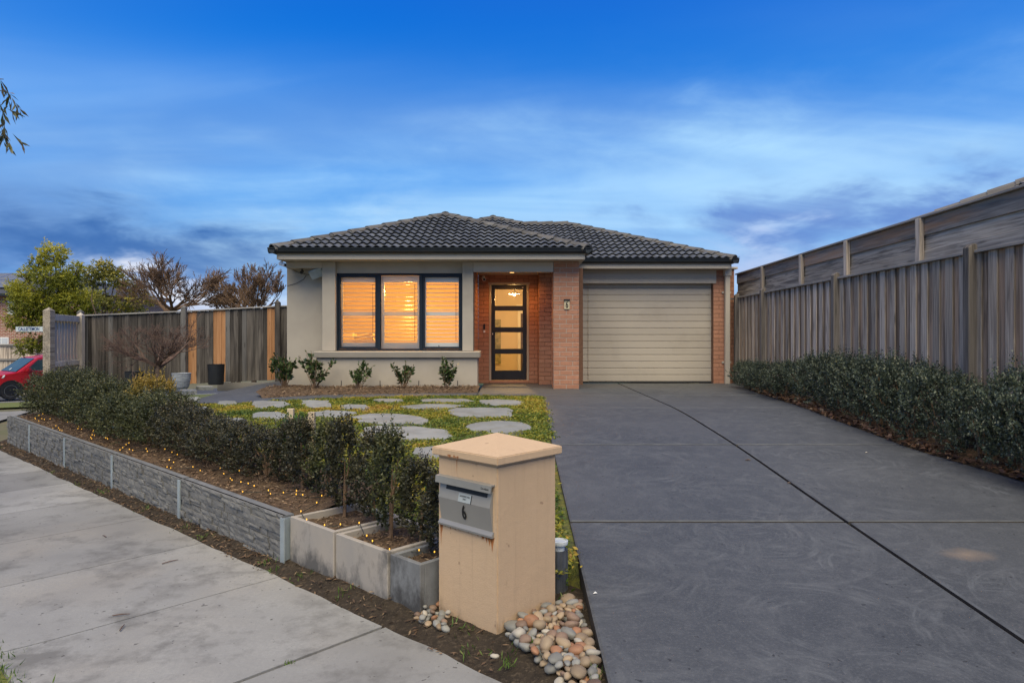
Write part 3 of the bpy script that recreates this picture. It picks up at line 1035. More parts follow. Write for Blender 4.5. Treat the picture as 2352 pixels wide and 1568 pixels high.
def bricks(parent, x0, x1, yf, z0, z1, first, lens, depth=.1, mat='brick', name='brick', keep=lambda x, z: True):
    """front-facing courses; lens gives brick lengths of the even and odd courses"""
    k = 0
    z = z0
    while z < z1 - .02:
        zt = min(z + .076, z1)
        x = x0
        pat = lens[k % 2]; j = 0
        while x < x1 - .005:
            xe = min(x + pat[min(j, len(pat) - 1)], x1)
            if x1 - xe < .04:
                xe = x1
            if xe - x > .02 and keep((x + xe) / 2, (z + zt) / 2):
                key = (round(xe - x - .01, 3), round(zt - z, 3), depth, 'x')
                if key not in BRK:
                    BRK[key] = MB().box(0, xe - x - .01, 0, depth, 0, zt - z).mesh('brick', M[mat], bevel=.003)
                o = bpy.data.objects.new(name, BRK[key]); o.location = (x + .005, yf + random.uniform(-.0015, .0015), z)
                link(o, parent)
            x = xe; j += 1
        z += .086; k += 1


def bricks_side(parent, xf, sgn, y0, y1, z0, z1, lens, depth=.1, mat='brick'):
    """courses on a wall that faces along x"""
    k = 0; z = z0
    while z < z1 - .02:
        zt = min(z + .076, z1); y = y0; pat = lens[k % 2]; j = 0
        while y < y1 - .005:
            ye = min(y + pat[min(j, len(pat) - 1)], y1)
            if y1 - ye < .04:
                ye = y1
            key = (round(ye - y - .01, 3), round(zt - z, 3), depth, 'y', sgn)
            if key not in BRK:
                BRK[key] = MB().box(*((0, depth) if sgn < 0 else (-depth, 0)), 0, ye - y - .01, 0, zt - z).mesh('brick', M[mat], bevel=.003)
            o = bpy.data.objects.new('brick', BRK[key]); o.location = (xf, y + .005, z)
            link(o, parent)
            y = ye; j += 1
        z += .086; k += 1


BRK = {}
FZ = EZ - .15        # underside of the front fascia
# porch pillar: mortar core with bricks proud of it
PX0, PX1, PY = .765, 1.24, 12.6
pil = MB().box(PX0 + .004, PX1 - .004, PY + .005, PY + .47, 0, FZ).build('brick_pillar', M['mortar'], H)
bricks(pil, PX0, PX1, PY, .004, FZ, 0, [[.2375, .2375], [.119, .2375, .119]], .1)
bricks_side(pil, PX0, -1, PY + .11, PY + .47, .004, FZ, [[.24, .12], [.12, .24]])
# garage pier and the boundary wall beyond the downpipe
GY = 14.2
pier = MB().box(4.19, 4.50, GY + .004, GY + .35, -.1, FZ).build('brick_pier', M['brown_mortar'], H)
bricks(pier, 4.186, 4.50, GY, -.096, FZ, 0, [[.235, .08], [.12, .2]])
bw = MB().box(4.51, 4.66, GY + .12, GY + 4, -.15, FZ + .03).build('boundary_wall', M['brown_mortar'], H)
bricks(bw, 4.505, 4.665, GY + .115, -.13, FZ + .03, 0, [[.16], [.11, .05]])
MB().box(4.47, 4.72, GY + .06, GY + 4, FZ + .032, FZ + .075).build('wall_capping', M['trim'], H, bevel=.004)
# porch: left return, door wall and the wall beside the garage
DY = 14.2
DX0, DX1, DZ1 = -.475, .35, 2.085
lr = MB().box(-.86, -.706, 12.75, DY, 0, FZ).build('porch_return_wall', M['brown_mortar'], H)
bricks_side(lr, -.70, 1, 12.75, DY, .004, FZ, [[.24], [.12, .24]])
dw = MB().box(-.70, DX0, DY + .006, DY + .11, 0, FZ).box(DX1, .56, DY + .006, DY + .11, 0, FZ).box(DX0, DX1, DY + .006, DY + .11, DZ1, FZ).box(DX0, DX1, DY + .006, DY + .11, 0, .055).build('door_wall', M['brown_mortar'], H)
bricks(dw, -.70, DX0, DY, .004, FZ, 0, [[.225], [.112, .113]])
bricks(dw, DX1, .54, DY, .004, FZ, 0, [[.12, .07], [.19]])
bricks(dw, DX0, DX1, DY, DZ1 + .01, FZ, 0, [[.24], [.12, .24]])
MB().box(DX0, DX1, DY - .03, DY + .1, .004, .058).build('door_sill', M['brick'], dw, bevel=.006)
rw = MB().box(.545, 1.43, 13.756, 13.95, 0, FZ).build('porch_side_wall', M['brown_mortar'], H)
bricks(rw, .54, 1.02, 13.75, .004, FZ, 0, [[.24], [.12, .24]])
bricks_side(rw, .54, -1, 13.86, DY, .004, FZ, [[.24], [.12, .24]])
# garage side pier behind the porch pillar, garage box
MB().box(1.24, 1.40, 13.95, GY + .3, 0, FZ).build('garage_return_wall', M['brick'], H)

# rendered front
rend = MB()
rend.box(-4.27, -3.40, 12.95, 13.1, -.05, FZ)                     # recessed wall at the left
rend.box(-4.27, -4.12, 13.1, 19, -.05, FZ)                        # left side
rend.build('rendered_wall', M['render'], H, bevel=.004)
MB().box(-3.57, -.63, 12.45, 12.9, -.05, .585).build('rendered_base', M['render'], H, bevel=.006)
sill = MB().prism([(12.36, .69), (12.95, .706), (12.95, .585), (12.39, .585)],
                  lambda p: (-3.60, p[0], p[1]), lambda p: (-.585, p[0], p[1])).build('window_sill', M['render'], H, bevel=.006)
MB().box(-3.505, -3.262, 12.6, 12.98, .70, FZ).build('column', M['render'], H, bevel=.005)
MB().box(-.916, -.716, 12.6, 12.98, .70, FZ).build('column', M['render'], H, bevel=.005)
MB().box(-3.26, -.918, 12.68, 12.86, 2.145, FZ).build('rendered_lintel', M['render'], H, bevel=.003)
MB().box(-.7155, -.7045, 12.70, 12.748, .705, FZ - .2).build('porch_corner_strip', M['black'], H)
for px in (784, 873, 962, 1051):
    X = (px - CX) / F * 12.45
    MB().box(X - .006, X + .006, 12.446, 12.46, .07, .165).build('weep_hole', M['black'], H)
# fascia, box eave at the left, porch beam
MB().box(-4.22, 1.31, 12.24, 12.29, EZ - .15, EZ + .0).build('fascia', M['trim'], H, bevel=.003)
MB().box(-4.22, -4.17, 12.29, 19, EZ - .15, EZ).build('fascia', M['trim'], H, bevel=.003)
MB().box(1.26, 1.31, 12.29, 13.75, EZ - .15, EZ).build('fascia', M['trim'], H, bevel=.003)
MB().box(-4.17, 1.26, 12.29, 14.25, EZ - .148, EZ - .136).build('soffit', M['trim'], H)
MB().box(-4.18, -3.51, 12.62, 12.95, FZ - .115, FZ - .002).build('box_eave', M['trim'], H, bevel=.004)
MB().box(-.714, .763, 12.60, 12.72, FZ - .19, FZ - .004).build('porch_beam', M['trim'], H, bevel=.004)
MB().box(-.714, .763, 12.72, 14.2, FZ - .10, FZ - .06).build('porch_ceiling', M['trim'], H)
MB().lathe([(.045, 0), (.045, .012), (.036, .012)], (.0, 13.55, FZ - .112), 16).build('downlight', M['downlight'], H)
pl = bpy.data.lights.new('porch_downlight', 'SPOT'); pl.energy = 52; pl.color = (1, .43, .09); pl.spot_size = R(165); pl.spot_blend = .7
pl.shadow_soft_size = .04
plo = bpy.data.objects.new('porch_downlight', pl); plo.location = (.0, 13.55, FZ - .13); col.objects.link(plo)

# garage: fascia, header boards, sectional door, downpipe
MB().box(1.26, 4.45, 13.86, 13.91, EZ - .15, EZ).build('fascia', M['trim'], H, bevel=.003)
MB().box(1.26, 4.45, 13.91, 14.4, EZ - .148, EZ - .136).build('soffit', M['trim'], H)
MB().box(1.235, 4.245, GY - .02, GY + .02, 2.075, FZ - .005).build('garage_header', M['trim'], H, bevel=.004)
MB().box(1.30, 4.13, GY - .034, GY - .02, 2.175, FZ - .07).build('header_panel', M['trim'], H, bevel=.004)
gd = MB().box(1.40, 4.19, GY + .16, GY + .2, 0.02, 2.15).build('garage_door', M['garage'], H)
ph = 2.10 / 15
pm_ = MB().prism([(0, .0015), (-.010, .007), (-.014, .016), (-.014, ph - .010), (-.008, ph - .003), (0, ph - .0015)],
                 lambda p: (1.41, GY + .16 + p[0], p[1]), lambda p: (4.185, GY + .16 + p[0], p[1])).mesh('door_panel', M['garage'])
for k in range(15):
    o = bpy.data.objects.new('panel', pm_); o.location = (0, 0, .025 + k * ph); link(o, gd)
MB().box(1.41, 4.18, GY + .13, GY + .2, 0.003, .024).build('rubber_seal', M['rubber'], gd)
MB().box(1.40, 4.2, GY + .2, GY + .6, 0, 2.3).build('garage_dark_box', M['black'], H)
dp = MB().box(4.405, 4.505, GY - .115, GY - .015, -.08, FZ - .09).build('downpipe', M['trim'], H, bevel=.01)
MB().box(4.385, 4.525, GY - .14, GY - .01, FZ - .13, FZ + .1).build('rainwater_head', M['trim'], dp, bevel=.006)
for z in (.42, 1.87):
    MB().box(4.36, 4.55, GY - .03, GY - .012, z, z + .035).build('bracket', M['trim'], dp)
MB().box(4.40, 4.51, GY - .14, GY - .02, -.082, -.03).build('shoe', M['trim'], dp, bevel=.008)

# gutters: quad profile


def gutter(p0, p1, outv, parent, name='gutter'):
    p0, p1 = Vector(p0), Vector(p1); o = Vector(outv)
    prof = [(0, 0), (.05, -.006), (.10, .03), (.112, .075), (.125, .08), (.125, .093), (.10, .093), (.09, .06), (.01, .05), (0, .09)]
    MB().prism(prof, lambda q: p0 + o * q[0] + Vector((0, 0, q[1])), lambda q: p1 + o * q[0] + Vector((0, 0, q[1]))).build(name, M['gutter'], parent)


gutter((-4.345, 12.238, EZ - .045), (1.43, 12.238, EZ - .045), (0, -1, 0), H)
gutter((-4.222, 12.12, EZ - .045), (-4.222, 19, EZ - .045), (-1, 0, 0), H)
gutter((1.312, 12.12, EZ - .045), (1.312, 13.74, EZ - .045), (1, 0, 0), H)
gutter((1.30, 13.858, EZ - .045), (4.58, 13.858, EZ - .045), (0, -1, 0), H)
gutter((4.452, 13.74, EZ - .045), (4.452, 19, EZ - .045), (1, 0, 0), H)

# ---------------------------------------------------------------- roof
PT = .385
TH = math.atan(PT); CT, ST = math.cos(TH), math.sin(TH)
roof = bpy.data.objects.new('roof', None); link(roof, H)
roof['label'] = 'charcoal concrete tile hip roof with grey ridge caps'
RZ = EZ + .012
FB = dict(x0=-4.28, x1=1.36, y=12.17)             # front block
MN = dict(x0=-4.28, x1=4.50, y=13.79)             # main roof


def fb_height(x, y):
    if not FB['x0'] <= x <= FB['x1'] or y < FB['y']:
        return -9
    return RZ + PT * min(x - FB['x0'], FB['x1'] - x, y - FB['y'])


xc = (FB['x0'] + FB['x1']) / 2; hw = (FB['x1'] - FB['x0']) / 2
apF = Vector((xc, FB['y'] + hw, RZ + PT * hw))
tR, tA = 3.14, 3.85
pR1 = Vector((MN['x1'] - tR, MN['y'] + tR, RZ + PT * tR))
pR0 = Vector((.22, MN['y'] + tR, RZ + PT * tR))
pA = Vector((pR0.x - (tA - tR), MN['y'] + tA, RZ + PT * tA))
deck = MB()
d_ = Vector((0, 0, -.012))
cF0, cF1 = Vector((FB['x0'], FB['y'], RZ)), Vector((FB['x1'], FB['y'], RZ))
bkF = Vector((xc, 16.6, apF.z))
deck.add([p + d_ for p in (cF0, cF1, apF)], [(0, 1, 2)])
deck.add([p + d_ for p in (cF0, apF, bkF, Vector((FB['x0'], 16.6, RZ)))], [(0, 1, 2, 3)])
deck.add([p + d_ for p in (cF1, Vector((FB['x1'], 16.6, RZ)), bkF, apF)], [(0, 1, 2, 3)])
cM0, cM1 = Vector((MN['x0'], MN['y'], RZ)), Vector((MN['x1'], MN['y'], RZ))
lA = Vector((pA.x - tA, MN['y'], RZ))
deck.add([p + d_ for p in (lA, cM1, pR1, pR0, pA)], [(0, 1, 2, 3, 4)])
far = 24.0
deck.add([p + d_ for p in (cM1, Vector((MN['x1'], far, RZ)), Vector((pR1.x, far, pR1.z)), pR1)], [(0, 1, 2, 3)])
deck.add([p + d_ for p in (pR1, Vector((pR1.x, far, pR1.z)), Vector((pA.x, far, pA.z)), pA, pR0)], [(0, 1, 2, 3, 4)])
deck.add([p + d_ for p in (pA, Vector((pA.x, far, pA.z)), Vector((lA.x, far, RZ)), lA)], [(0, 1, 2, 3)])
deck.build('roof_deck', M['tile'], roof)

# one tile: two rolls across, thick lower edge
TW, TG, TL = .30, .285, .34
seg = 12
prof = [.036 * (.5 + .5 * math.cos(2 * math.pi * (i / seg * 2 - .25) * 1.0)) ** .8 + .012 for i in range(seg + 1)]
tv = []; tf = []
for i in range(seg + 1):
    x = TW * i / seg
    tv += [(x, 0, prof[i] + .044), (x, TL, prof[i] + .0), (x, 0.004, prof[i] + .030)]
for i in range(seg):
    a = i * 3
    tf += [(a, a + 3, a + 4, a + 1), (a, a + 2, a + 5, a + 3)]
tile_mesh = MB().add(tv, tf).mesh('roof_tile', M['tile'])


def tile_matrix(x, y0, t):
    m = Matrix(((1, 0, 0, x), (0, CT, -ST, y0 + t * CT), (0, ST, CT, RZ + t * ST), (0, 0, 0, 1)))
    return m


def lay_tiles(x_start, n, y0, rows, planes, keep):
    """planes: (point, outward normal) verticals that cut the tiles at hips and ridge"""
    for r_ in range(rows):
        t = r_ * TG - .03
        for c_ in range(n):
            x = x_start + c_ * TW
            mt = tile_matrix(x, y0, t)
            cs = [mt @ Vector((a, b, .03)) for a in (0, TW) for b in (0, TL)]
            if not keep(cs):
                continue
            state = 0
            for p, nr_ in planes:
                ds = [(q - p).dot(nr_) for q in cs]
                if min(ds) > -.01:
                    state = 2; break
                if max(ds) > .01:
                    state = 1
            if state == 2:
                continue
            if state == 0:
                o = bpy.data.objects.new('tile', tile_mesh); o.matrix_local = mt; link(o, roof)
            else:
                bm = bmesh.new(); bm.from_mesh(tile_mesh); bm.transform(mt)
                for p, nr_ in planes:
                    bmesh.ops.bisect_plane(bm, geom=bm.verts[:] + bm.edges[:] + bm.faces[:], plane_co=p, plane_no=nr_, clear_outer=True)
                if len(bm.faces) == 0:
                    bm.free(); continue
                me = bpy.data.meshes.new('cut_tile'); bm.to_mesh(me); bm.free()
                me.materials.append(M['tile'])
                link(bpy.data.objects.new('tile', me), roof)


hipL = Vector((-1, 1, 0)).normalized(); hipR = Vector((1, 1, 0)).normalized()
lay_tiles(FB['x0'] + .04, 19, FB['y'] - .02, 11, [(cF0, hipL), (cF1, hipR)], lambda cs: True)


def main_keep(cs):
    for q in cs:
        if q.x > -1.6 and fb_height(q.x, q.y) < q.z - .0:
            return True
    return False


NC = int((pR0.x + 1.5) / TW)
xs_ = pR0.x - NC * TW
lay_tiles(xs_, NC, MN['y'] - .02, 16, [(pR0, hipR), (pA, hipL)], main_keep)
lay_tiles(pR0.x, 15, MN['y'] - .02, 13, [(cM1, hipR), (pR0, Vector((0, 1, 0)))], main_keep)
# ridge and hip caps


def cap_mesh(L):
    pr = [(-.125, -.035), (-.105, .018), (-.055, .062), (0, .075), (.055, .062), (.105, .018), (.125, -.035)]
    pr2 = [(a * 1.05, b + .022) for a, b in pr]
    mb = MB()
    n = len(pr)
    v = [(a, -.03, b) for a, b in pr2] + [(a, L, b) for a, b in pr] + [(a, -.03, b - .02) for a, b in pr2]
    f = [(i, i + 1, n + i + 1, n + i) for i in range(n - 1)] + [(2 * n + i, 2 * n + i + 1, i + 1, i) for i in range(n - 1)]
    return mb.add(v, f).mesh('ridge_cap', M['cap'])


CAPM = {}


def caps(p0, p1, name='ridge_cap', first_block=True):
    d = p1 - p0; L = d.length; n = max(1, round(L / .395)); l = L / n
    key = round(l, 3)
    if key not in CAPM:
        CAPM[key] = cap_mesh(l)
    d.normalize(); x = d.cross(Vector((0, 0, 1))).normalized(); z = x.cross(d)
    for k in range(n):
        q = p0 + d * (l * k) + Vector((0, 0, .022))
        o = bpy.data.objects.new(name, CAPM[key])
        o.matrix_local = Matrix(((x.x, d.x, z.x, q.x), (x.y, d.y, z.y, q.y), (x.z, d.z, z.z, q.z), (0, 0, 0, 1)))
        link(o, roof)
    mb = MB()
    c = (p0 + p1) / 2 + Vector((0, 0, .012))
    mb.obox(c, x * .115, d * (L / 2), z * .035)
    mb.build('ridge_bedding', M['mortar_bed'], roof)


caps(cF0 + Vector((.02, .02, 0)), apF)
caps(cF1 + Vector((-.02, .02, 0)), apF)
caps(apF, bkF)
caps(cM1 + Vector((-.02, .02, 0)), pR1)
caps(pR1, pR0)
caps(pR0, pA)
caps(lA, pA)
caps(pA, Vector((pA.x, far, pA.z)))

# ---------------------------------------------------------------- window with shutters
WX0, WX1, WZ0, WZ1, WY = -3.26, -.918, .706, 2.145, 12.70
win = MB().box(WX0, WX1, WY, WY + .09, WZ0, WZ0 + .03).box(WX0, WX1, WY, WY + .09, WZ1 - .03, WZ1) \
    .box(WX0, WX0 + .03, WY, WY + .09, WZ0 + .03, WZ1 - .03).box(WX1 - .03, WX1, WY, WY + .09, WZ0 + .03, WZ1 - .03).build('window', M['frame'], H)
m1x, m2x = WX0 + .782, WX0 + 1.568
for mx in (m1x, m2x):
    MB().box(mx - .028, mx + .028, WY - .004, WY + .088, WZ0 + .03, WZ1 - .03).build('mullion', M['frame'], win, bevel=.003)


def sash(x0, x1, wd):
    z0, z1 = WZ0 + .032, WZ1 - .032
    return MB().box(x0, x1, WY + .012, WY + .06, z0, z0 + wd).box(x0, x1, WY + .012, WY + .06, z1 - wd, z1) \
        .box(x0, x0 + wd, WY + .012, WY + .06, z0 + wd, z1 - wd).box(x1 - wd, x1, WY + .012, WY + .06, z0 + wd, z1 - wd)


bays = [(WX0 + .031, m1x - .029), (m1x + .029, m2x - .029), (m2x + .029, WX1 - .031)]
for i, (a, b) in enumerate(bays):
    wd = .042 if i != 1 else .006
    sash(a, b, wd).build('sash', M['frame'], win, bevel=.004)
    MB().quad((a + wd, WY + .03, WZ0 + .032 + wd), (b - wd, WY + .03, WZ0 + .032 + wd), (b - wd, WY + .03, WZ1 - .032 - wd), (a + wd, WY + .03, WZ1 - .032 - wd)).build('pane', M['glass'], win)
xw = bays[2][0] + .30
MB().box(xw - .006, xw + .006, WY + .02, WY + .05, WZ0 + .07, WZ0 + .10).build('winder', M['black'], win)
# plantation shutters behind each bay
blade = [(-.032, 0), (-.026, .0065), (0, .0085), (.026, .0065), (.032, 0), (.026, -.0065), (0, -.0085), (-.026, -.0065)]
for i, (a, b) in enumerate(bays):
    x0, x1 = a - .02, b + .02
    z0, z1 = WZ0 + .035, WZ1 - .035
    ys, ye = WY + .115, WY + .14
    st = .075
    zm_ = 1.395
    sh = MB().box(x0, x0 + st, ys, ye, z0, z1).box(x1 - st, x1, ys, ye, z0, z1).box(x0 + st, x1 - st, ys, ye, z0, z0 + .115) \
        .box(x0 + st, x1 - st, ys, ye, z1 - .125, z1).box(x0 + st, x1 - st, ys, ye, zm_ - .036, zm_ + .036).build('shutter', M['slat'], H)
    sl = {}
    for lo_, hi_ in ((z0 + .115, zm_ - .036), (zm_ + .036, z1 - .125)):
        n = 7; p = (hi_ - lo_) / n
        for k in range(n):
            zc_ = lo_ + p * (k + .5)
            if not sl:
                tl = R(3)
                pr = [(q[0] * math.cos(tl) - q[1] * math.sin(tl), q[0] * math.sin(tl) + q[1] * math.cos(tl)) for q in blade]
                sl['m'] = MB().prism(pr, lambda q: (0, q[0], q[1]), lambda q: (x1 - x0 - 2 * st - .006, q[0], q[1])).mesh('slat', M['slat'])
            o = bpy.data.objects.new('slat', sl['m']); o.location = (x0 + st + .003, (ys + ye) / 2, zc_); link(o, sh)
    MB().box(x1 - st - .05, x1 - st - .042, ys - .028, ys - .02, z0 + .15, z1 - .16).build('tilt_rod', M['dark_in'], sh)

# rooms behind the glass
rm = MB()
rm.quad((-4.1, 16.6, 0), (-.9, 16.6, 0), (-.9, 16.6, 2.36), (-4.1, 16.6, 2.36))
rm.quad((-4.1, 12.98, 0), (-4.1, 16.6, 0), (-4.1, 16.6, 2.36), (-4.1, 12.98, 2.36))
rm.quad((-.88, 12.98, 0), (-.88, 16.6, 0), (-.88, 16.6, 2.36), (-.88, 12.98, 2.36))
rm.quad((-4.1, 12.9, 2.36), (-.88, 12.9, 2.36), (-.88, 16.6, 2.36), (-4.1, 16.6, 2.36))
rm.build('room_wall', M['interior'], H)
MB().quad((-4.1, 12.9, .01), (-.88, 12.9, .01), (-.88, 16.6, .01), (-4.1, 16.6, .01)).build('room_floor', M['floor_in'], H)
hl = MB()
hl.quad((-.68, 19, 0), (1.6, 19, 0), (1.6, 19, 2.4), (-.68, 19, 2.4))
hl.quad((-.68, 14.32, 0), (-.68, 19, 0), (-.68, 19, 2.4), (-.68, 14.32, 2.4))
hl.quad((1.6, 14.32, 0), (1.6, 19, 0), (1.6, 19, 2.4), (1.6, 14.32, 2.4))
hl.quad((-.68, 14.31, 2.4), (1.6, 14.31, 2.4), (1.6, 19, 2.4), (-.68, 19, 2.4))
hl.build('hall_wall', M['interior'], H)
MB().quad((-.68, 14.31, .03), (1.6, 14.31, .03), (1.6, 19, .03), (-.68, 19, .03)).build('hall_floor', M['floor_in'], H)
# doorway at the end of the hall and a canvas beside it
MB().box(.24, 1.05, 18.93, 18.99, .0, 1.62).build('inner_door', M['dark_in'], H)
MB().box(.16, 1.12, 18.90, 18.985, 1.62, 1.80).box(.12, 1.16, 18.88, 18.985, 1.80, 1.86).box(.16, .24, 18.9, 18.985, 0, 1.62).build('door_architrave', M['white'], H, bevel=.004)
cv = MB().box(-.56, -.31, 18.93, 18.985, .22, 1.45).build('canvas_print', M['paint_art'])
tag(cv, 'tall canvas print on the hall wall seen through the front door glass', 'picture')
# pendant lamp in the hall
pd = thing('pendant_lamp', 'lit pendant lamp with a wide flat shade seen through the top door pane', 'lamp', (.055, 16.5, 2.39))
MB().tube([(.055, 16.5, 2.395), (.055, 16.5, 2.08)], .004, 6).build('cord', M['black'], pd)
MB().lathe([(.02, .09), (.03, .07), (.14, .01), (.145, 0), (.138, 0), (.03, .055)], (.055, 16.5, 2.0), 24).build('shade', M['white'], pd, smooth=True)
MB().lathe([(.004, .05), (.025, .04), (.034, .01), (.03, -.02), (.012, -.036)], (.055, 16.5, 1.99), 14).build('bulb', M['lampglow'], pd, smooth=True)


def lamp(name, loc, e, c, r=.05):
    l = bpy.data.lights.new(name, 'POINT'); l.energy = e; l.color = c; l.shadow_soft_size = r
    o = bpy.data.objects.new(name, l); o.location = loc; col.objects.link(o)


lamp('hall_light', (.055, 16.5, 1.92), 115, (1, .62, .22), .04)
lamp('room_light', (-2.12, 14.0, 1.9), 200, (1, .47, .08), .06)
# bed with pillows by the left shutter, chair leg in the hall
bd = thing('bed', 'bed with propped cream pillows behind the left shutters', 'bed', (-3.1, 14.6, 0))
MB().box(-3.9, -2.4, 13.9, 15.8, .02, .62).build('mattress', M['sheet'], bd, bevel=.05, segs=2)
for x, rz in ((-3.42, .25), (-3.0, -.2)):
    mb = MB().obox((x, 14.15, .82), Vector((math.cos(rz) * .25, math.sin(rz) * .25, .05)), Vector((0, .06, .03)), Vector((-.08, -.05, .19)))
    mb.build('pillow', M['sheet'], bd, bevel=.05, segs=2)
ch = thing('stool', 'thin black metal stool standing in the hall', 'stool', (.35, 17.4, .03))
for dx, dy in ((-.16, -.12), (.16, -.12), (-.14, .14), (.14, .14)):
    MB().tube([(.42 + dx * 1.2, 17.4 + dy, .035), (.42 + dx * .6, 17.4 + dy * .6, .62)], .011, 6).build('leg', M['black'], ch)
MB().lathe([(.16, 0), (.17, .01), (.17, .035), (.15, .045)], (.42, 17.4, .62), 18).build('seat', M['black'], ch)

# front door: jamb, leaf with four panes
fd = MB().box(DX0, DX0 + .04, DY - .004, DY + .13, .06, DZ1 - .03).box(DX1 - .04, DX1, DY - .004, DY + .13, .06, DZ1 - .03) \
    .box(DX0 - .02, DX1 + .02, DY - .004, DY + .13, DZ1 - .03, DZ1 + .012).build('front_door', M['jamb'], H)
lx0, lx1 = DX0 + .043, DX1 - .043
gx0, gx1 = -.352, .222
zb, zt = .065, DZ1 - .035
panes = [(1.61, 1.955), (1.165, 1.51), (.715, 1.06), (.265, .61)]
yl = DY + .04
leaf = MB().box(lx0, gx0, yl, yl + .045, zb, zt).box(gx1, lx1, yl, yl + .045, zb, zt)
zz = [zt] + [z for p in panes for z in (p[1], p[0])] + [zb]
for k in range(0, len(zz), 2):
    leaf.box(gx0, gx1, yl, yl + .045, zz[k + 1], zz[k])
leaf.build('door_leaf', M['door'], fd)
MB().box(lx0 + .055, lx0 + .075, yl - .008, yl, zb, zt).box(lx1 - .075, lx1 - .055, yl - .008, yl, zb, zt).box(lx0 + .075, lx1 - .075, yl - .008, yl, zt - .075, zt - .055) \
    .build('screen_frame', M['black'], fd)
for a, b in panes:
    MB().quad((gx0, yl + .02, a), (gx1, yl + .02, a), (gx1, yl + .02, b), (gx0, yl + .02, b)).build('pane', M['doorglass'], fd)
MB().box(lx0 + .012, lx0 + .045, yl - .02, yl, .98, 1.17).build('handle_plate', M['black'], fd, bevel=.004)
MB().tube([(lx0 + .028, yl - .03, 1.10), (lx0 + .135, yl - .034, 1.10)], .009, 8).tube([(lx0 + .028, yl, 1.10), (lx0 + .028, yl - .034, 1.10)], .01, 8).build('handle', M['black'], fd)
MB().box(lx0 + .022, lx0 + .036, yl - .024, yl - .02, 1.01, 1.04).build('lock', M['white'], fd)
MB().box(lx1 - .10, lx1 - .07, yl - .012, yl, 1.985, 1.998).build('closer_clip', M['white'], fd)

# small fittings on the house
bell = thing('doorbell', 'slim black video doorbell above a small white button beside the front door', 'doorbell', (-.575, DY, 1.1))
MB().box(-.597, -.557, DY - .028, DY + .002, 1.12, 1.235).build('case', M['black'], bell, bevel=.008, segs=2)
MB().box(-.592, -.556, DY - .014, DY + .002, 1.055, 1.098).build('button', M['white'], bell, bevel=.003)
tag(MB().box(-.72, -.713, 12.74, 12.76, 1.72, 1.84).build('sensor_strip', M['white']), 'narrow white sensor strip on the edge of the porch column', 'sensor')


def bullet_cam(name, label, c, d, body, r=.028, L=.12, up=.05):
    t = thing(name, label, 'camera', c)
    c = Vector(c); d = Vector(d).normalized()
    MB().tube([c + Vector((0, 0, up)), c + Vector((0, 0, up * .6)), c], [r * .9, r * .55, r * .5], 8).build('bracket', body, t)
    MB().tube([c - d * L * .3, c + d * L * .7], [r * .95, r], 12).build('body', body, t)
    MB().tube([c + d * L * .7, c + d * (L * .7 + .004)], [r * .8, r * .7], 12).build('lens', M['black'], t)
    return t


bullet_cam('security_camera', 'white security camera under the left eave corner with a short aerial', (-4.20, 12.45, FZ - .06), (.75, -.6, -.25), M['white'], .035, .17)
bullet_cam('security_camera', 'small dark security camera on the box eave beside the floodlight', (-3.93, 12.78, FZ - .17), (.1, -1, -.35), M['black'], .03, .09)
bullet_cam('security_camera', 'security camera on a bracket high in the porch beside the door', (-.585, 14.02, FZ - .19), (.2, -1, -.3), M['white'], .036, .13)
MB().tube([(-4.27, 12.42, FZ - .07), (-4.35, 12.38, FZ - .17)], .006, 6).build('aerial', M['black'], bpy.data.objects['security_camera'])
fl = thing('floodlight', 'grey solar floodlight panel tilted under the left eave', 'floodlight', (-3.6, 12.75, FZ - .12))
MB().obox((-3.63, 12.70, FZ - .20), Vector((.115, 0, .042)), Vector((.005, .022, .02)), Vector((-.03, -.04, .07))).build('panel', M['galv'], fl, bevel=.008)
MB().tube([(-3.56, 12.80, FZ - .116), (-3.58, 12.74, FZ - .16)], .02, 8).build('bracket', M['black'], fl)
cbm = tag(MB().tube([(-4.16, 12.946, FZ - .115), (-4.05, 12.94, FZ - .17), (-3.93, 12.94, FZ - .20), (-3.80, 12.94, FZ - .22), (-3.66, 12.94, FZ - .22)], .004, 5).tube(
    [(-4.26, 12.944, FZ - .42), (-4.1, 12.94, FZ - .38), (-3.95, 12.94, FZ - .30), (-3.9, 12.94, FZ - .22)], .004, 5).build('loose_cable', M['black']), 'thin black cables sagging across the rendered wall under the eave', 'cable')
# house number lamp on the pillar
hn = thing('house_number', 'lit house number 6 plate with a black hood on the brick pillar', 'house number', (1.0, 12.6, 1.5))
MB().box(.962, 1.062, 12.575, 12.598, 1.472, 1.628).build('plate', M['numberglow'], hn, bevel=.003)
MB().box(.955, 1.069, 12.55, 12.598, 1.628, 1.655).build('hood', M['black'], hn, bevel=.003)
text_mesh('6', .165, M['text'], 'numeral', .62, .001, hn, Matrix.Translation((1.012, 12.5735, 1.548)) @ Matrix.Rotation(R(90), 4, 'X'), .0035)

# ---------------------------------------------------------------- letterbox pillar
LB = Vector((-.067, 3.16)); LS = .42
du, dn = Vector((D0[0], D0[1])), Vector((N0[0], N0[1]))


def lbp(a, b, z):
    """a along the left face away from the front corner, b along the right face"""
    p = LB + du * a + dn * b
    return Vector((p.x, p.y, z))


lb = thing('letterbox', 'sand coloured rendered letterbox pillar with pyramid cap and steel mail slot', 'letterbox', tuple(lbp(.2, .2, -.46)))


def lbox(a0, a1, b0, b1, z0, z1):
    mb = MB()
    c = (lbp(a0, b0, z0) + lbp(a1, b1, z1)) / 2
    return mb.obox(c, Vector((*du, 0)) * ((a1 - a0) / 2), Vector((*dn, 0)) * ((b1 - b0) / 2), Vector((0, 0, (z1 - z0) / 2)))


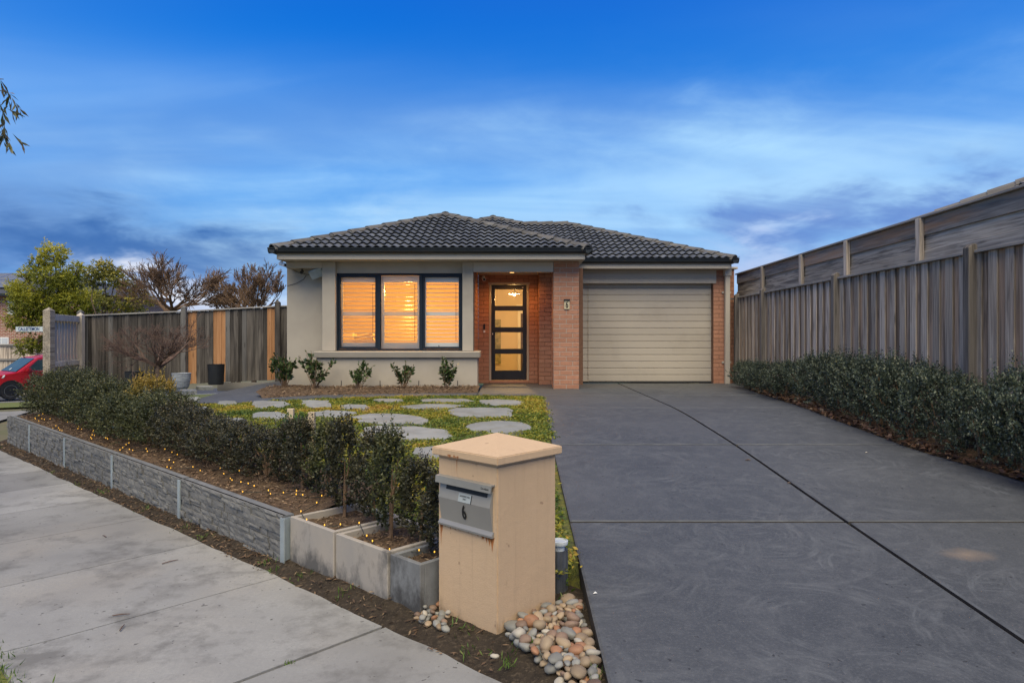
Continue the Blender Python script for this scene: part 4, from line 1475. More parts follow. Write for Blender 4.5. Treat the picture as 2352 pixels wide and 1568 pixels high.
lbox(0, LS, 0, LS, -.60, .352).build('pillar', M['sandrender'], lb, bevel=.005, segs=2)
lbox(.002, LS - .002, .002, LS - .002, .348, .366).build('neck', M['sandrender'], lb)
e = .024
cp = MB()
q = [lbp(-e, -e, 0), lbp(LS + e, -e, 0), lbp(LS + e, LS + e, 0), lbp(-e, LS + e, 0)]
vs = [p + Vector((0, 0, .362)) for p in q] + [p + Vector((0, 0, .400)) for p in q] + [lbp(LS / 2, LS / 2, .470)]
cp.add(vs, [(3, 2, 1, 0), (0, 1, 5, 4), (1, 2, 6, 5), (2, 3, 7, 6), (3, 0, 4, 7), (4, 5, 8), (5, 6, 8), (6, 7, 8), (7, 4, 8)])
cp.build('cap', M['sandrender'], lb, bevel=.004, segs=2)
# steel front: face coordinate a, depth b (negative = proud), height z
PA0, PA1, PZ0, PZ1 = .022, .402, .022, .268
side = [(.02, PZ0), (-.004, PZ0), (-.004, PZ0 + .01), (-.002, PZ0 + .022), (-.022, PZ0 + .135), (-.004, PZ1 - .035), (-.004, PZ1), (.02, PZ1)]
mp_ = MB().prism(side[2:6] + [(.02, PZ1 - .035), (.02, PZ0 + .01)], lambda p: lbp(PA0 + .008, p[0], p[1]), lambda p: lbp(PA1 - .008, p[0], p[1])).build('mail_flap', M['steel_dull'], lb)
MB().prism([(.02, PZ1), (-.030, PZ1 - .004), (-.033, PZ1 - .038), (-.026, PZ1 - .038), (-.022, PZ1 - .01), (.02, PZ1 - .008)],
           lambda p: lbp(PA0 - .006, p[0], p[1]), lambda p: lbp(PA1 + .004, p[0], p[1])).build('hood', M['steel'], lb)
MB().prism([(.02, PZ0 - .004), (-.016, PZ0 - .004), (-.018, PZ0 + .006), (-.004, PZ0 + .022), (.02, PZ0 + .022)],
           lambda p: lbp(PA0, p[0], p[1]), lambda p: lbp(PA1, p[0], p[1])).build('lip', M['steel'], lb)
MB().prism([(-.004, PZ1 - .066), (-.0130, PZ1 - .066), (-.0078, PZ1 - .044), (-.001, PZ1 - .044)],
           lambda p: lbp(PA0 + .035, p[0], p[1]), lambda p: lbp(PA1 - .055, p[0], p[1])).build('slot', M['text'], lb)
ex = Vector((*(-du), 0)); en = Vector((*(-dn), 0)); ez = Vector((0, 0, 1))


def on_face(a, z, proud, tilt):
    """matrix for print on the tilted flap: local x right, y up, z outward"""
    yv = (ez + en * tilt).normalized(); zv = ex.cross(yv).normalized()
    p = lbp(a, -proud, z)
    return Matrix(((ex.x, yv.x, zv.x, p.x), (ex.y, yv.y, zv.y, p.y), (ex.z, yv.z, zv.z, p.z), (0, 0, 0, 1)))


text_mesh('6', .098, M['text'], 'numeral', .62, .0006, lb, on_face(.212, PZ0 + .082, .0165, .18), .0022)
sm = on_face(.205, PZ1 - .092, .0182, -.237)
sk = MB().obox((0, 0, 0), (.044, 0, 0), (0, .020, 0), (0, 0, .0006))
sk.v = [tuple(sm @ Vector(p)) for p in sk.v]
sk.build('sticker', M['sticker'], lb)
sm2 = sm @ Matrix.Translation((0, .008, .0012))
text_mesh('ADDRESSED MAIL', .0115, M['text'], 'sticker_print', .8, .0002, lb, sm2)
text_mesh('ONLY', .0115, M['text'], 'sticker_print', .8, .0002, lb, sm @ Matrix.Translation((0, -.005, .0012)))
bs = MB().obox((.046, 0, 0), (.0022, 0, 0), (0, .021, 0), (0, 0, .0008))
bs.v = [tuple(sm @ Vector(p)) for p in bs.v]
bs.build('sticker_edge', M['text'], lb)
text_mesh('De-vibox', .016, M['text'], 'maker_print', .85, .0002, lb, on_face(.052, PZ1 - .021, .0335, .09))
# rust below the steel front and above it: thin flakes keyed to the render
rs = MB()


def streak(a, z0, w, h, b=-.0012):
    n = 5
    for i in range(n):
        f0, f1 = i / n, (i + 1) / n
        w0, w1 = w * (1 - f0) ** 1.3, w * (1 - f1) ** 1.3
        z_a, z_b = z0 - h * f0, z0 - h * f1
        rs.quad(lbp(a - w0, b, z_a), lbp(a + w0, b, z_a), lbp(a + w1, b, z_b), lbp(a - w1, b, z_b))


random.seed(11)
for _ in range(46):
    a = PA0 + .38 * random.random()
    k = .4 + .6 * abs(a - .212) / .19
    streak(a, PZ0 - .003, random.uniform(.004, .013) * k, random.uniform(.012, .034) * k)
rs.build('rust_stain', M['rust'], lb); rs = MB()
streak(PA1 - .004, PZ0 - .002, .008, .12); streak(PA1 - .012, PZ0, .008, .05)
streak(PA0 + .012, PZ0, .016, .075); streak(PA0 + .03, PZ0, .014, .05); streak(PA0 + .05, PZ0, .012, .04)
rs.build('rust_stain', M['rust'], lb); rs = MB()
for _ in range(10):
    streak(.285 + random.uniform(-.04, .04), .372 + random.uniform(-.004, .004), random.uniform(.003, .007), random.uniform(.008, .022), -.0255)
rs.build('rust_stain', M['rust'], lb); rs = MB()
streak(.28, .35, .003, .08)
rs.build('rust_stain', M['rust'], lb)

# ---------------------------------------------------------------- sleeper wall
WT = -.17


def wp(u, s, z):
    x, y = xy(u, s)
    return Vector((x, y, z))


sw = thing('sleeper_wall', 'low grey stack-stone sleeper retaining wall with galvanised posts along the footpath', 'retaining wall', tuple(wp(4, .04, -.5)))
SU = [0, 1.66, 3.31, 4.97, 6.62, 7.95]


def sleeper(u0, u1, z0, z1, seed, fn=wp):
    rd = random.Random(seed)
    mb = MB()
    TH_ = .082
    # core with plain top
    v = [fn(u, s, z) for z in (z0, z1) for s in (.016, TH_) for u in (u0, u1)]
    mb.add(v, [(0, 2, 3, 1), (4, 5, 7, 6), (0, 1, 5, 4), (2, 6, 7, 3), (0, 4, 6, 2), (1, 3, 7, 5)], 1)
    # moulded face: rows of small stones, uneven
    z = z0
    rows = []
    while z < z1 - .012:
        h = rd.uniform(.036, .058)
        if z1 - (z + h) < .022:
            h = z1 - z
        rows.append((z, z + h)); z += h
    for za, zb_ in rows:
        u = u0
        while u < u1 - .01:
            L = rd.uniform(.07, .2)
            if u1 - (u + L) < .06:
                L = u1 - u
            if rd.random() < .25 and zb_ - za > .045:
                parts = [(za, (za + zb_) / 2), ((za + zb_) / 2, zb_)]
            else:
                parts = [(za, zb_)]
            for p0, p1 in parts:
                o = rd.choice((-.003, 0, 0, .003, .007, .011)); g = .0012; top = p1 >= z1 - .001
                n = max(2, int(L / .04)); ww = []
                a0, a1 = u + g, u + L - g
                q0, q1 = p0 + g, p1 - (0 if top else g)
                for zz_ in (q0, (q0 + q1) / 2, q1):
                    for i in range(n + 1):
                        uu = a0 + (a1 - a0) * i / n
                        edge = zz_ != (q0 + q1) / 2 or i in (0, n)
                        ww.append(fn(uu, -o + (.0035 if edge else 0) + rd.uniform(-.003, .003), zz_ + (0 if top and zz_ == q1 else rd.uniform(-.001, .001))))
                m__ = n + 1
                fs = [(r_ * m__ + i, r_ * m__ + i + 1, (r_ + 1) * m__ + i + 1, (r_ + 1) * m__ + i) for r_ in range(2) for i in range(n)]
                k = len(ww)
                ww += [fn(a0, .03, q0), fn(a1, .03, q0), fn(a1, .03, q1), fn(a0, .03, q1)]
                fs += [tuple(range(0, m__)) + (k + 1, k), tuple(range(2 * m__, 3 * m__)) + (k + 2, k + 3), (0, m__, 2 * m__, k + 3, k), (n, m__ + n, 2 * m__ + n, k + 2, k + 1)]
                mb.add(ww, fs, 0)
            u += L
    return mb


hs = .166
for i in range(5):
    ua, ub = SU[i] + .018, SU[i + 1] - (.018 if i < 4 else 0)
    for k in range(3):
        z1 = WT - k * hs; z0 = z1 - hs + .003
        sleeper(ua, ub, z0, z1, 40 + i * 3 + k).build('sleeper', [M['sleeper'], M['sleeper_top']], sw)
rp = lambda u, s, z: wp(7.95 - s, u + .082, z)
for k in range(3):
    z1 = WT - k * hs
    sleeper(.0, 1.3, z1 - hs + .003, z1, 90 + k, lambda u, s, z: wp(7.95 - s + .0, .084 + u, z)).build('sleeper', [M['sleeper'], M['sleeper_top']], sw)
for i in range(5):
    u = SU[i]
    c = wp(u, .03, WT - .30)
    mb = MB()
    mb.obox(wp(u, -.006, WT - .285), Vector((*D0, 0)) * .024, Vector((*N0, 0)) * .004, Vector((0, 0, .275)))
    mb.obox(wp(u, .045, WT - .285), Vector((*D0, 0)) * .004, Vector((*N0, 0)) * .047, Vector((0, 0, .275)))
    mb.build('steel_post', M['galv'], sw)

# concrete planter boxes
PU = [(-.03, -.525), (-.535, -1.03), (-1.04, -1.29)]
plabels = ['tan concrete planter box dark stained at the foot beside the sleeper wall', 'clean tan concrete planter box, middle of the three', 'dark grey stained concrete planter box against the letterbox']
planter_z = -.168
for i, (ua, ub) in enumerate(PU):
    t = thing('planter_box', plabels[i], 'planter', tuple(wp((ua + ub) / 2, .25, -.5)), 'concrete planter boxes beside the letterbox')
    s0, s1 = .03 + .01 * i, .52
    wl = .028
    mat = M['planter_b'] if i == 2 else M['planter_a']

    def pbox(a, b, c, d, z0, z1, m_, nm):
        mb = MB().obox((wp(a, c, z0) + wp(b, d, z1)) / 2, Vector((*D0, 0)) * ((b - a) / 2), Vector((*N0, 0)) * ((d - c) / 2), Vector((0, 0, (z1 - z0) / 2)))
        mb.build(nm, m_, t, bevel=.003)
    zt_ = planter_z - .01 * i
    pbox(ub, ua, s0, s0 + wl, -.6, zt_, mat, 'side_panel')
    pbox(ub, ua, s1 - wl, s1, -.6, zt_, mat, 'side_panel')
    pbox(ub, ub + wl, s0 + wl + .001, s1 - wl - .001, -.6, zt_ - .0006, mat, 'side_panel')
    pbox(ua - wl, ua, s0 + wl + .001, s1 - wl - .001, -.6, zt_ - .0006, mat, 'side_panel')
    mb = MB(); n = 8; vv = []; ff = []
    for a in range(n + 1):
        for b in range(n + 1):
            p = wp(ub + wl + (ua - ub - 2 * wl) * a / n, s0 + wl + (s1 - s0 - 2 * wl) * b / n, 0)
            vv.append((p.x, p.y, zt_ - .045 + .02 * noise.noise((p.x * 9, p.y * 9, 3))))
    for a in range(n):
        for b in range(n):
            k = a * (n + 1) + b
            ff.append((k, k + 1, k + n + 2, k + n + 1))
    mb.add(vv, ff).build('soil_fill', M['mulch'], t, smooth=True)

# ---------------------------------------------------------------- right fence: lapped palings, posts, capping
FX = lambda y: 4.32 + .027 * y
rf = thing('paling_fence', 'weathered grey lapped paling fence with stout posts behind the driveway hedge', 'fence', (4.6, 9, -.2))
random.seed(3)
capz = 1.775
PM = {}


def paling(parent, x, y, w, z0, z1, th, mat, axis, lean=0.0):
    """one board; axis = direction its width runs in"""
    key = (axis, round(w, 3), round(z1 - z0, 2), mat)
    if key not in PM:
        mb = MB()
        if axis == 'y':
            mb.box(0, th, 0, w, 0, z1 - z0)
        else:
            mb.box(0, w, 0, th, 0, z1 - z0)
        PM[key] = mb.mesh('paling', M[mat], bevel=.0025)
    o = bpy.data.objects.new('paling', PM[key])
    o.location = (x, y, z0)
    o.rotation_euler = (lean if axis == 'y' else 0, lean if axis == 'x' else 0, random.uniform(-.012, .012))
    return link(o, parent)


y = 3.2
while y < 14.15:
    wv = random.choice((.108, .112, .116))
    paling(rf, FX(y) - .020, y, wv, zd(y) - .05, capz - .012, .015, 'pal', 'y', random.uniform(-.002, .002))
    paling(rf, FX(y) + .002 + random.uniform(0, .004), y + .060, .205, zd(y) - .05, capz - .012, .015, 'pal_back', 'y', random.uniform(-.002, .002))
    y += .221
for yp in (14.12, 12.53, 9.55, 6.62, 3.7):
    mb = MB()
    x = FX(yp)
    mb.prism([(x - .10, -.3), (x - .015, -.3), (x - .015, capz + .07), (x - .05, capz + .085), (x - .10, capz + .045)],
             lambda p: (p[0], yp - .046, p[1]), lambda p: (p[0], yp + .046, p[1]))
    mb.build('post', M['post_brown'], rf, bevel=.006)
pys = [3.2, 3.7, 6.62, 9.55, 12.53, 14.12]
for a, b in zip(pys, pys[1:]):
    y0, y1 = a + .058, b - .058
    if y1 - y0 < .1:
        continue
    MB().prism([(-.055, 0), (.035, 0), (.035, .028), (-.055, .028)], lambda p: (FX(y0) + p[0], y0, capz - .012 + p[1]), lambda p: (FX(y1) + p[0], y1, capz - .012 + p[1])).build('capping', M['capping'], rf, bevel=.003)
    MB().prism([(.022, .25), (.06, .25), (.06, .32), (.022, .32)], lambda p: (FX(y0) + p[0], y0, p[1]), lambda p: (FX(y1) + p[0], y1, p[1])).build('rail', M['plank'], rf)
MB().box(4.60, 4.70, 12.8, 14.1, -.22, -.0).build('plinth', M['kerb'], rf, bevel=.02)
MB().box(4.52, 4.74, 14.16, 14.185, capz - .04, capz - .005).build('rail_end', M['post'], rf)

# upper fence behind it: horizontal planks on slim posts
uf = thing('plank_fence', 'upper fence of weathered horizontal planks rising behind the paling fence', 'fence', (4.95, 9, .5))
UX = lambda y: 4.55 + .027 * y
UT = 2.335
ups = [15.0, 13.25, 11.35, 9.72, 7.9, 6.1, 4.3]
for yp in ups[1:]:
    x = UX(yp)
    MB().box(x - .075, x - .02, yp - .045, yp + .045, capz + .04, UT - .012).build('post', M['pal'], uf, bevel=.004)
rowz = [UT - .012 - .185 * k for k in range(5)]
for a, b in zip(ups, ups[1:]):
    for k in range(4):
        z1, z0 = rowz[k] - .003, rowz[k + 1] - .012
        off = .02 * (k % 2)
        mb = MB().prism([(-.018 + off, z0), (.004 + off, z0), (.004 + off, z1), (-.018 + off, z1)],
                        lambda p: (UX(b) + p[0], b + .002, p[1]), lambda p: (UX(a) + p[0], a - .002, p[1]))
        mb.build('plank', M['plank_top'] if k == 0 else M['plank'], uf, bevel=.003)
    MB().prism([(-.06, 0), (.05, 0), (.05, .026), (-.06, .026)], lambda p: (UX(b) + p[0], b + .001, UT - .012 + p[1]), lambda p: (UX(a) + p[0], a - .001, UT - .012 + p[1])).build('capping', M['capping'], uf, bevel=.003)

# neighbour's roof beyond the upper fence
nh = thing('neighbour_house', 'neighbouring house with grey tiled hip roof just showing over the upper fence', 'house', (10, 14, -.1))
nx0, nx1, ny0, ny1, nz = 6.2, 15.0, 8.55, 13.5, 2.53
MB().box(6.7, 14.5, 9.05, 13.0, -.5, nz - .05).build('wall', M['render'], nh)
hwN = (ny1 - ny0) / 2
a1, a2 = Vector((nx0 + hwN, ny0 + hwN, nz + .41 * hwN)), Vector((nx1 - hwN, ny0 + hwN, nz + .41 * hwN))
cs = [Vector((nx0, ny0, nz)), Vector((nx1, ny0, nz)), Vector((nx1, ny1, nz)), Vector((nx0, ny1, nz))]
nr = MB().add([*cs, a1, a2], [(0, 1, 5, 4), (1, 2, 5), (2, 3, 4, 5), (3, 0, 4), (3, 2, 1, 0)]).build('roof', M['nbtile'], nh)
mb = MB()
for k in range(8):                       # tile courses on the side that faces us
    t = .33 * k
    for (p, q, n_) in ((cs[0], cs[1], Vector((0, 1, 0))), (cs[3], cs[0], Vector((1, 0, 0)))):
        h = .41 * t * CT
        dirv = (q - p).normalized()
        L = (q - p).length - 2 * t * CT
        if L <= .5:
            continue
        c = (p + q) / 2 + n_ * (t * CT) + Vector((0, 0, h + .03))
        sl = n_ * CT + Vector((0, 0, ST))
        mb.obox(c + sl * .17, dirv * (L / 2), sl * .17, Vector((0, 0, .014)) + sl * -.0)
mb.build('tile_courses', M['nbtile'], nr)
for p in (cs[0], cs[3]):
    e_ = a1
    d = e_ - p; L = d.length; n = int(L / .4); d.normalize()
    xx = d.cross(Vector((0, 0, 1))).normalized(); z_ = xx.cross(d)
    m2_ = cap_mesh(L / n); m2_.materials.clear(); m2_.materials.append(M['nbtile'])
    for k in range(n):
        qv = p + d * (L / n * k) + Vector((0, 0, .05))
        o = bpy.data.objects.new('ridge_cap', m2_)
        o.matrix_local = Matrix(((xx.x, d.x, z_.x, qv.x), (xx.y, d.y, z_.y, qv.y), (xx.z, d.z, z_.z, qv.z), (0, 0, 0, 1)))
        link(o, nr)

# ---------------------------------------------------------------- left fence
lf = thing('paling_fence', 'dark weathered paling fence with a few new orange pine boards beside the house', 'fence', (-7.5, 16, -.2))
LY = 16.0
ftop = lambda x: float(np.interp(x, [-10.1, -7.66, -5.47, -4.3], [1.46, 1.56, 1.68, 1.70]))
newx = [(-7.62, -7.38), (-7.03, -6.74), (-5.73, -5.52)]
random.seed(8)
x = -10.05
k = 0
while x < -4.4:
    w_ = .104
    zt_ = ftop(x)
    new = any(a <= x + .05 <= b for a, b in newx)
    back = k % 2
    paling(lf, x, LY + (.012 if back else 0) + random.uniform(0, .002), w_ + (.0 if new else .002), zlawn(x, 15.8) + .02, round(zt_ - .01, 2), .013, 'pal_new' if new else ('pal_dark' if random.random() < .85 else 'post'), 'x')
    x += .098; k += 1
for xp in (-10.08, -7.66, -5.47):
    zt_ = ftop(xp)
    z0 = -.4
    mb = MB().box(xp - .055, xp + .055, LY - .10, LY - .005, z0, zt_ + .08)
    c = (xp, LY - .05, zt_ + .145)
    mb.add([(xp - .06, LY - .105, zt_ + .081), (xp + .06, LY - .105, zt_ + .081), (xp + .06, LY, zt_ + .081), (xp - .06, LY, zt_ + .081), c],
           [(0, 1, 4), (1, 2, 4), (2, 3, 4), (3, 0, 4), (3, 2, 1, 0)])
    mb.build('post', M['pal_dark'] if xp > -6 else M['post'], lf)
for a, b in ((-10.02, -7.72), (-7.60, -5.53), (-5.41, -4.36)):
    za, zb_ = ftop(a), ftop(b)
    MB().prism([(-.045, 0), (.04, 0), (.04, .03), (-.045, .03)], lambda p: (a, LY + p[0], za + p[1] - .012), lambda p: (b, LY + p[0], zb_ + p[1] - .012)).build('capping', M['cap_x'], lf, bevel=.003)
MB().box(-6.9, -4.4, LY - .02, LY + .03, -.3, -.10).build('plinth', M['plank_x'], lf, bevel=.004)

# short return toward the street: rails on our side, pale boards
ret = thing('side_fence', 'short pale timber fence return with two rails and pointed posts beside the red car', 'fence', (-9.8, 15, -.3))
A_, B_ = Vector((-9.53, 14.05, 0)), Vector((-10.08, 15.93, 0))
dr = (B_ - A_).normalized(); nrm = Vector((dr.y, -dr.x, 0))        # toward the garden
L_ = (B_ - A_).length
k = 0
t_ = .09
while t_ < L_ - .05:
    c = A_ + dr * t_ - nrm * (.012 if k % 2 else .03)
    MB().obox((c.x, c.y, .42), dr * .05, nrm * .008, Vector((0, 0, .93))).build('paling', M['pal_pale'], ret)
    t_ += .102; k += 1
for z0, z1 in ((1.30, 1.44), (.33, .44)):
    c = (A_ + B_) / 2 + nrm * .025
    MB().obox((c.x, c.y, (z0 + z1) / 2), dr * (L_ / 2 - .05), nrm * .022, Vector((0, 0, (z1 - z0) / 2))).build('rail', M['pal_pale'], ret, bevel=.004)
for p, zt_, hw_ in ((A_, 1.50, .075), (B_ + Vector((.08, -.1, 0)), 1.46, .06)):
    mb = MB().box(p.x - hw_, p.x + hw_, p.y - hw_, p.y + hw_, -.7, zt_)
    mb.add([(p.x - hw_ - .004, p.y - hw_ - .004, zt_ + .001), (p.x + hw_ + .004, p.y - hw_ - .004, zt_ + .001), (p.x + hw_ + .004, p.y + hw_ + .004, zt_ + .001), (p.x - hw_ - .004, p.y + hw_ + .004, zt_ + .001), (p.x, p.y, zt_ + .075)],
           [(0, 1, 4), (1, 2, 4), (2, 3, 4), (3, 0, 4), (3, 2, 1, 0)])
    mb.build('post', M['pal_pale'] if hw_ < .07 else M['plank'], ret)

# pots before the fence


def pot(label, x, y, z, prof, mat, cat='pot'):
    t = thing('garden_pot', label, cat, (x, y, z))
    inner = [(r - .02, h) for r, h in prof[::-1] if h > .1]
    MB().lathe(prof + inner + [(inner[-1][0] * .9, inner[-1][1])], (x, y, z), 24).build('pot', mat, t, smooth=False)
    MB().lathe([(prof[-1][0] - .03, 0), (prof[-1][0] - .03, .01), (.01, .02)], (x, y, z + prof[-1][1] - .06), 20).build('soil', M['soil'], t)
    return t


pot('tall black round pot against the fence by the new pine boards', -6.72, 15.5, zlawn(-6.72, 15.5), [(.16, 0), (.165, .02), (.185, .44), (.19, .46)], M['pot_black'])
pot('whitewashed tapered pot between the two black pots', -7.07, 14.6, zlawn(-7.07, 14.6), [(.11, 0), (.15, .06), (.18, .2), (.19, .33), (.195, .35)], M['pot_white'])
pot('tall black pot half hidden behind the hedge near the bare maple', -7.86, 14.2, zlawn(-7.86, 14.2), [(.15, 0), (.155, .02), (.175, .43), (.18, .45)], M['pot_black'])

# ---------------------------------------------------------------- leaves and branches


def leaf_mesh(name, C, D, L, W, mat, rnd, Nn=None):
    """one quad per leaf: centres C, directions D, lengths, widths, random shade"""
    n = len(C)
    D = D / np.linalg.norm(D, axis=1, keepdims=True)
    if Nn is None:
        Nn = rng.normal(size=(n, 3))
    S = np.cross(D, Nn); S /= np.linalg.norm(S, axis=1, keepdims=True) + 1e-9
    U = np.cross(S, D)
    L = np.broadcast_to(np.asarray(L, float), (n,))[:, None]; W = np.broadcast_to(np.asarray(W, float), (n,))[:, None]
    v = np.empty((n, 4, 3))
    v[:, 0] = C - D * L * .5
    v[:, 1] = C + S * W * .5 + U * L * .06
    v[:, 2] = C + D * L * .5
    v[:, 3] = C - S * W * .5 + U * L * .06
    me = bpy.data.meshes.new(name)
    me.vertices.add(4 * n); me.vertices.foreach_set('co', v.reshape(-1).astype(np.float32))
    me.loops.add(4 * n); me.loops.foreach_set('vertex_index', np.arange(4 * n, dtype=np.int32))
    me.polygons.add(n); me.polygons.foreach_set('loop_start', np.arange(0, 4 * n, 4, dtype=np.int32))
    me.update(calc_edges=True)
    at = me.attributes.new('rnd', 'FLOAT', 'FACE')
    at.data.foreach_set('value', np.clip(rnd, 0, 1).astype(np.float32))
    me.materials.append(mat)
    return me


def unit(a):
    return a / (np.linalg.norm(a, axis=-1, keepdims=True) + 1e-9)


def sprig_leaves(P0, Dv, Ls, per, leafL, leafW, spread=.9, droop=0.0):
    """leaves in rows along sprigs; returns centres, directions, lengths, widths, sprig index"""
    n = len(P0)
    t = (np.arange(per) + rng.random((n, per))) / per
    c = P0[:, None, :] + Dv[:, None, :] * (t * Ls[:, None])[..., None]
    rv = unit(rng.normal(size=(n, per, 3)))
    d = unit(Dv[:, None, :] * .75 + rv * spread)
    d[..., 2] -= droop
    ln = leafL * (1.1 - .45 * t) * rng.uniform(.75, 1.2, (n, per))
    c = c + unit(d) * (ln * .5)[..., None]
    idx = np.repeat(np.arange(n), per)
    return c.reshape(-1, 3), d.reshape(-1, 3), ln.reshape(-1), ln.reshape(-1) * leafW, idx


def shrub(h, rx, ry, nsp, per, leafL, leafW, upright, tips, mat, stems, shape='dense', foot=.06, yellow_tips=0.0):
    """leaf mesh and stem mesh of a bush, base at the origin"""
    # sprig bases on a lumpy body
    th = rng.uniform(0, 2 * np.pi, nsp); zz = rng.uniform(0, 1, nsp) ** .8
    lump = 1 + .22 * np.sin(th * 3 + rng.uniform(0, 6)) * np.sin(zz * 7 + rng.uniform(0, 6)) + .12 * rng.normal(size=nsp)
    if shape == 'dense':
        pr = np.sqrt(np.clip(1 - (np.abs(zz - .42) / .62) ** 2.6, .05, 1))
    else:
        pr = np.sqrt(np.clip(1 - (np.abs(zz - .36) / .70) ** 2, .04, 1)) * np.clip(.7 + 2 * zz, 0, 1)
    rr = pr * lump * rng.uniform(.45, .92, nsp) ** .6
    out = np.stack([np.cos(th), np.sin(th), np.zeros(nsp)], 1)
    P0 = np.stack([np.cos(th) * rr * rx, np.sin(th) * rr * ry, foot + zz * (h - foot) * .88], 1)
    upv = np.array([0, 0, 1.0])
    Dv = unit(out * (1 - upright) * pr[:, None] + upv * (upright + .5 * (zz[:, None] - .3)) + rng.normal(size=(nsp, 3)) * .28)
    Ls = rng.uniform(.6, 1.2, nsp) * .13 * (h / .7)
    ntip = tips
    if ntip:                                # long shoots standing out of the top
        k = rng.choice(nsp, ntip, replace=False)
        P0[k, 2] = h * rng.uniform(.7, .88, ntip); P0[k, :2] *= .6
        Dv[k] = unit(upv + rng.normal(size=(ntip, 3)) * .18); Ls[k] = rng.uniform(.08, .26, ntip) * (h / .7)
    C, D, L, W, idx = sprig_leaves(P0, Dv, Ls, per, leafL, leafW)
    ok = C[:, 2] > foot * .6
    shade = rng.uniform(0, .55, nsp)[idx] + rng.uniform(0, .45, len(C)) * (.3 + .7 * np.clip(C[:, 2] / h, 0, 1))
    if yellow_tips:  # leaf colour turns from green to yellow toward the shrub's tips
        shade = .12 + .3 * rng.random(len(C)) + yellow_tips * np.clip((C[:, 2] / h - .55) * 2.2, 0, 1) * (.4 + .6 * rng.random(nsp)[idx])
    lm = leaf_mesh('foliage', C[ok], D[ok], L[ok], W[ok], mat, shade[ok])
    mb = MB()
    for _ in range(stems):
        a = random.uniform(0, 6.28); r_ = random.uniform(.1, .5)
        top = (math.cos(a) * r_ * rx, math.sin(a) * r_ * ry, h * random.uniform(.5, .8))
        mid = (top[0] * .35 + random.uniform(-.01, .01), top[1] * .35, top[2] * .5)
        mb.tube([(top[0] * .1, top[1] * .1, -.05), mid, top], [.011, .008, .003], 5)
    sm_ = mb.mesh('stem', M['stem'])
    return lm, sm_


def plant(name, label, cat, meshes, loc, rz=0, sc_=(1, 1, 1), group=None, extra=()):
    o = proto(name, label, cat, group)
    o.location = loc; o.rotation_euler = (0, 0, rz); o.scale = sc_
    link(bpy.data.objects.new('foliage', meshes[0]), o)
    link(bpy.data.objects.new('stem', meshes[1]), o)
    return o


# hedge along the sleeper wall: merged box shrubs, taller and looser toward the letterbox
random.seed(21)
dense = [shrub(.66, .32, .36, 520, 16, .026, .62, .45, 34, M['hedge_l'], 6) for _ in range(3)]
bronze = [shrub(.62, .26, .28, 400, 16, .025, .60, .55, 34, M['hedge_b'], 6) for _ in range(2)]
yel = shrub(.70, .26, .28, 420, 15, .028, .62, .6, 34, M['hedge_y'], 6, yellow_tips=1.3)
us_h = [(7.72, .42, .60), (7.35, .46, .68), (6.9, .47, .70), (6.45, .48, .66), (5.95, .48, .64), (5.5, .48, .60), (5.05, .56, .58), (4.6, .56, .54), (4.2, .55, .55), (3.75, .55, .54),
        (3.35, .55, .51), (2.95, .54, .49), (2.55, .54, .48), (2.2, .53, .45), (1.85, .52, .42), (1.5, .52, .40), (1.15, .50, .40)]
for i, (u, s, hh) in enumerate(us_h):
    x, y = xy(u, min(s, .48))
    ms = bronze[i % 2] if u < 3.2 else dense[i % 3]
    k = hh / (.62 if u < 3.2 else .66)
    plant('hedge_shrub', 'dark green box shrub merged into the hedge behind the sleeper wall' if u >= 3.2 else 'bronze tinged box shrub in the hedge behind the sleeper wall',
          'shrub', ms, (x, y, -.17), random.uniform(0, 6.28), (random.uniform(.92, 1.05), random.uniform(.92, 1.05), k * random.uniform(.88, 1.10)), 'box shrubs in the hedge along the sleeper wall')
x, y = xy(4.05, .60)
plant('hedge_shrub', 'box shrub with yellowing tips standing up out of the footpath hedge', 'shrub', yel, (x, y, -.17), .4, (.95, .95, .98))
# slender young shrubs nearer the letterbox
slim = [shrub(.66, .108, .108, 220, 17, .024, .62, .80, 20, M['hedge_b'], 2, 'slim', .045) for _ in range(2)] + [shrub(.66, .108, .108, 220, 17, .024, .62, .80, 20, M['hedge_l'], 2, 'slim', .045)]
fresh = shrub(.34, .12, .12, 60, 14, .024, .62, .6, 8, M['hedge_g'], 3)
sl_ = [(.82, .47, .50, 'slender bronze shrub at the end of the sleeper wall hedge'), (.52, .42, .54, 'slender shrub with a bare tan stem beside the last sleeper'),
       (.22, .44, .55, 'slender shrub just behind the joint of sleeper wall and planters'), (-.12, .36, .63, 'slender shrub at the left side of the stained tan planter'),
       (-.42, .38, .58, 'slender shrub at the right side of the stained tan planter'), (-.70, .30, .63, 'upright shrub on a bare double stem in the middle planter'),
       (-.93, .34, .47, 'slender shrub in the right corner of the middle planter'), (-1.17, .30, .43, 'slender shrub in the grey planter against the letterbox')]
for i, (u, s, hh, lab) in enumerate(sl_):
    x, y = xy(u, s)
    k = hh / .66
    plant('slender_shrub', lab, 'shrub', slim[i % 3], (x, y, -.215 if u < 0 else -.185), random.uniform(0, 6.28), (random.uniform(.9, 1.05), random.uniform(.9, 1.05), k), 'young shrubs between hedge and letterbox')
for u, s, z, lab in ((.98, .62, .02, 'fresh light green shoots in the dark hedge above the last sleeper'), (-.85, .62, -.2, 'fresh light green plant behind the middle planter')):
    x, y = xy(u, s)
    plant('green_plant', lab, 'plant', fresh, (x, y, -.19), 1.0, (1.1, 1.1, 1.5 if u > 0 else .9))

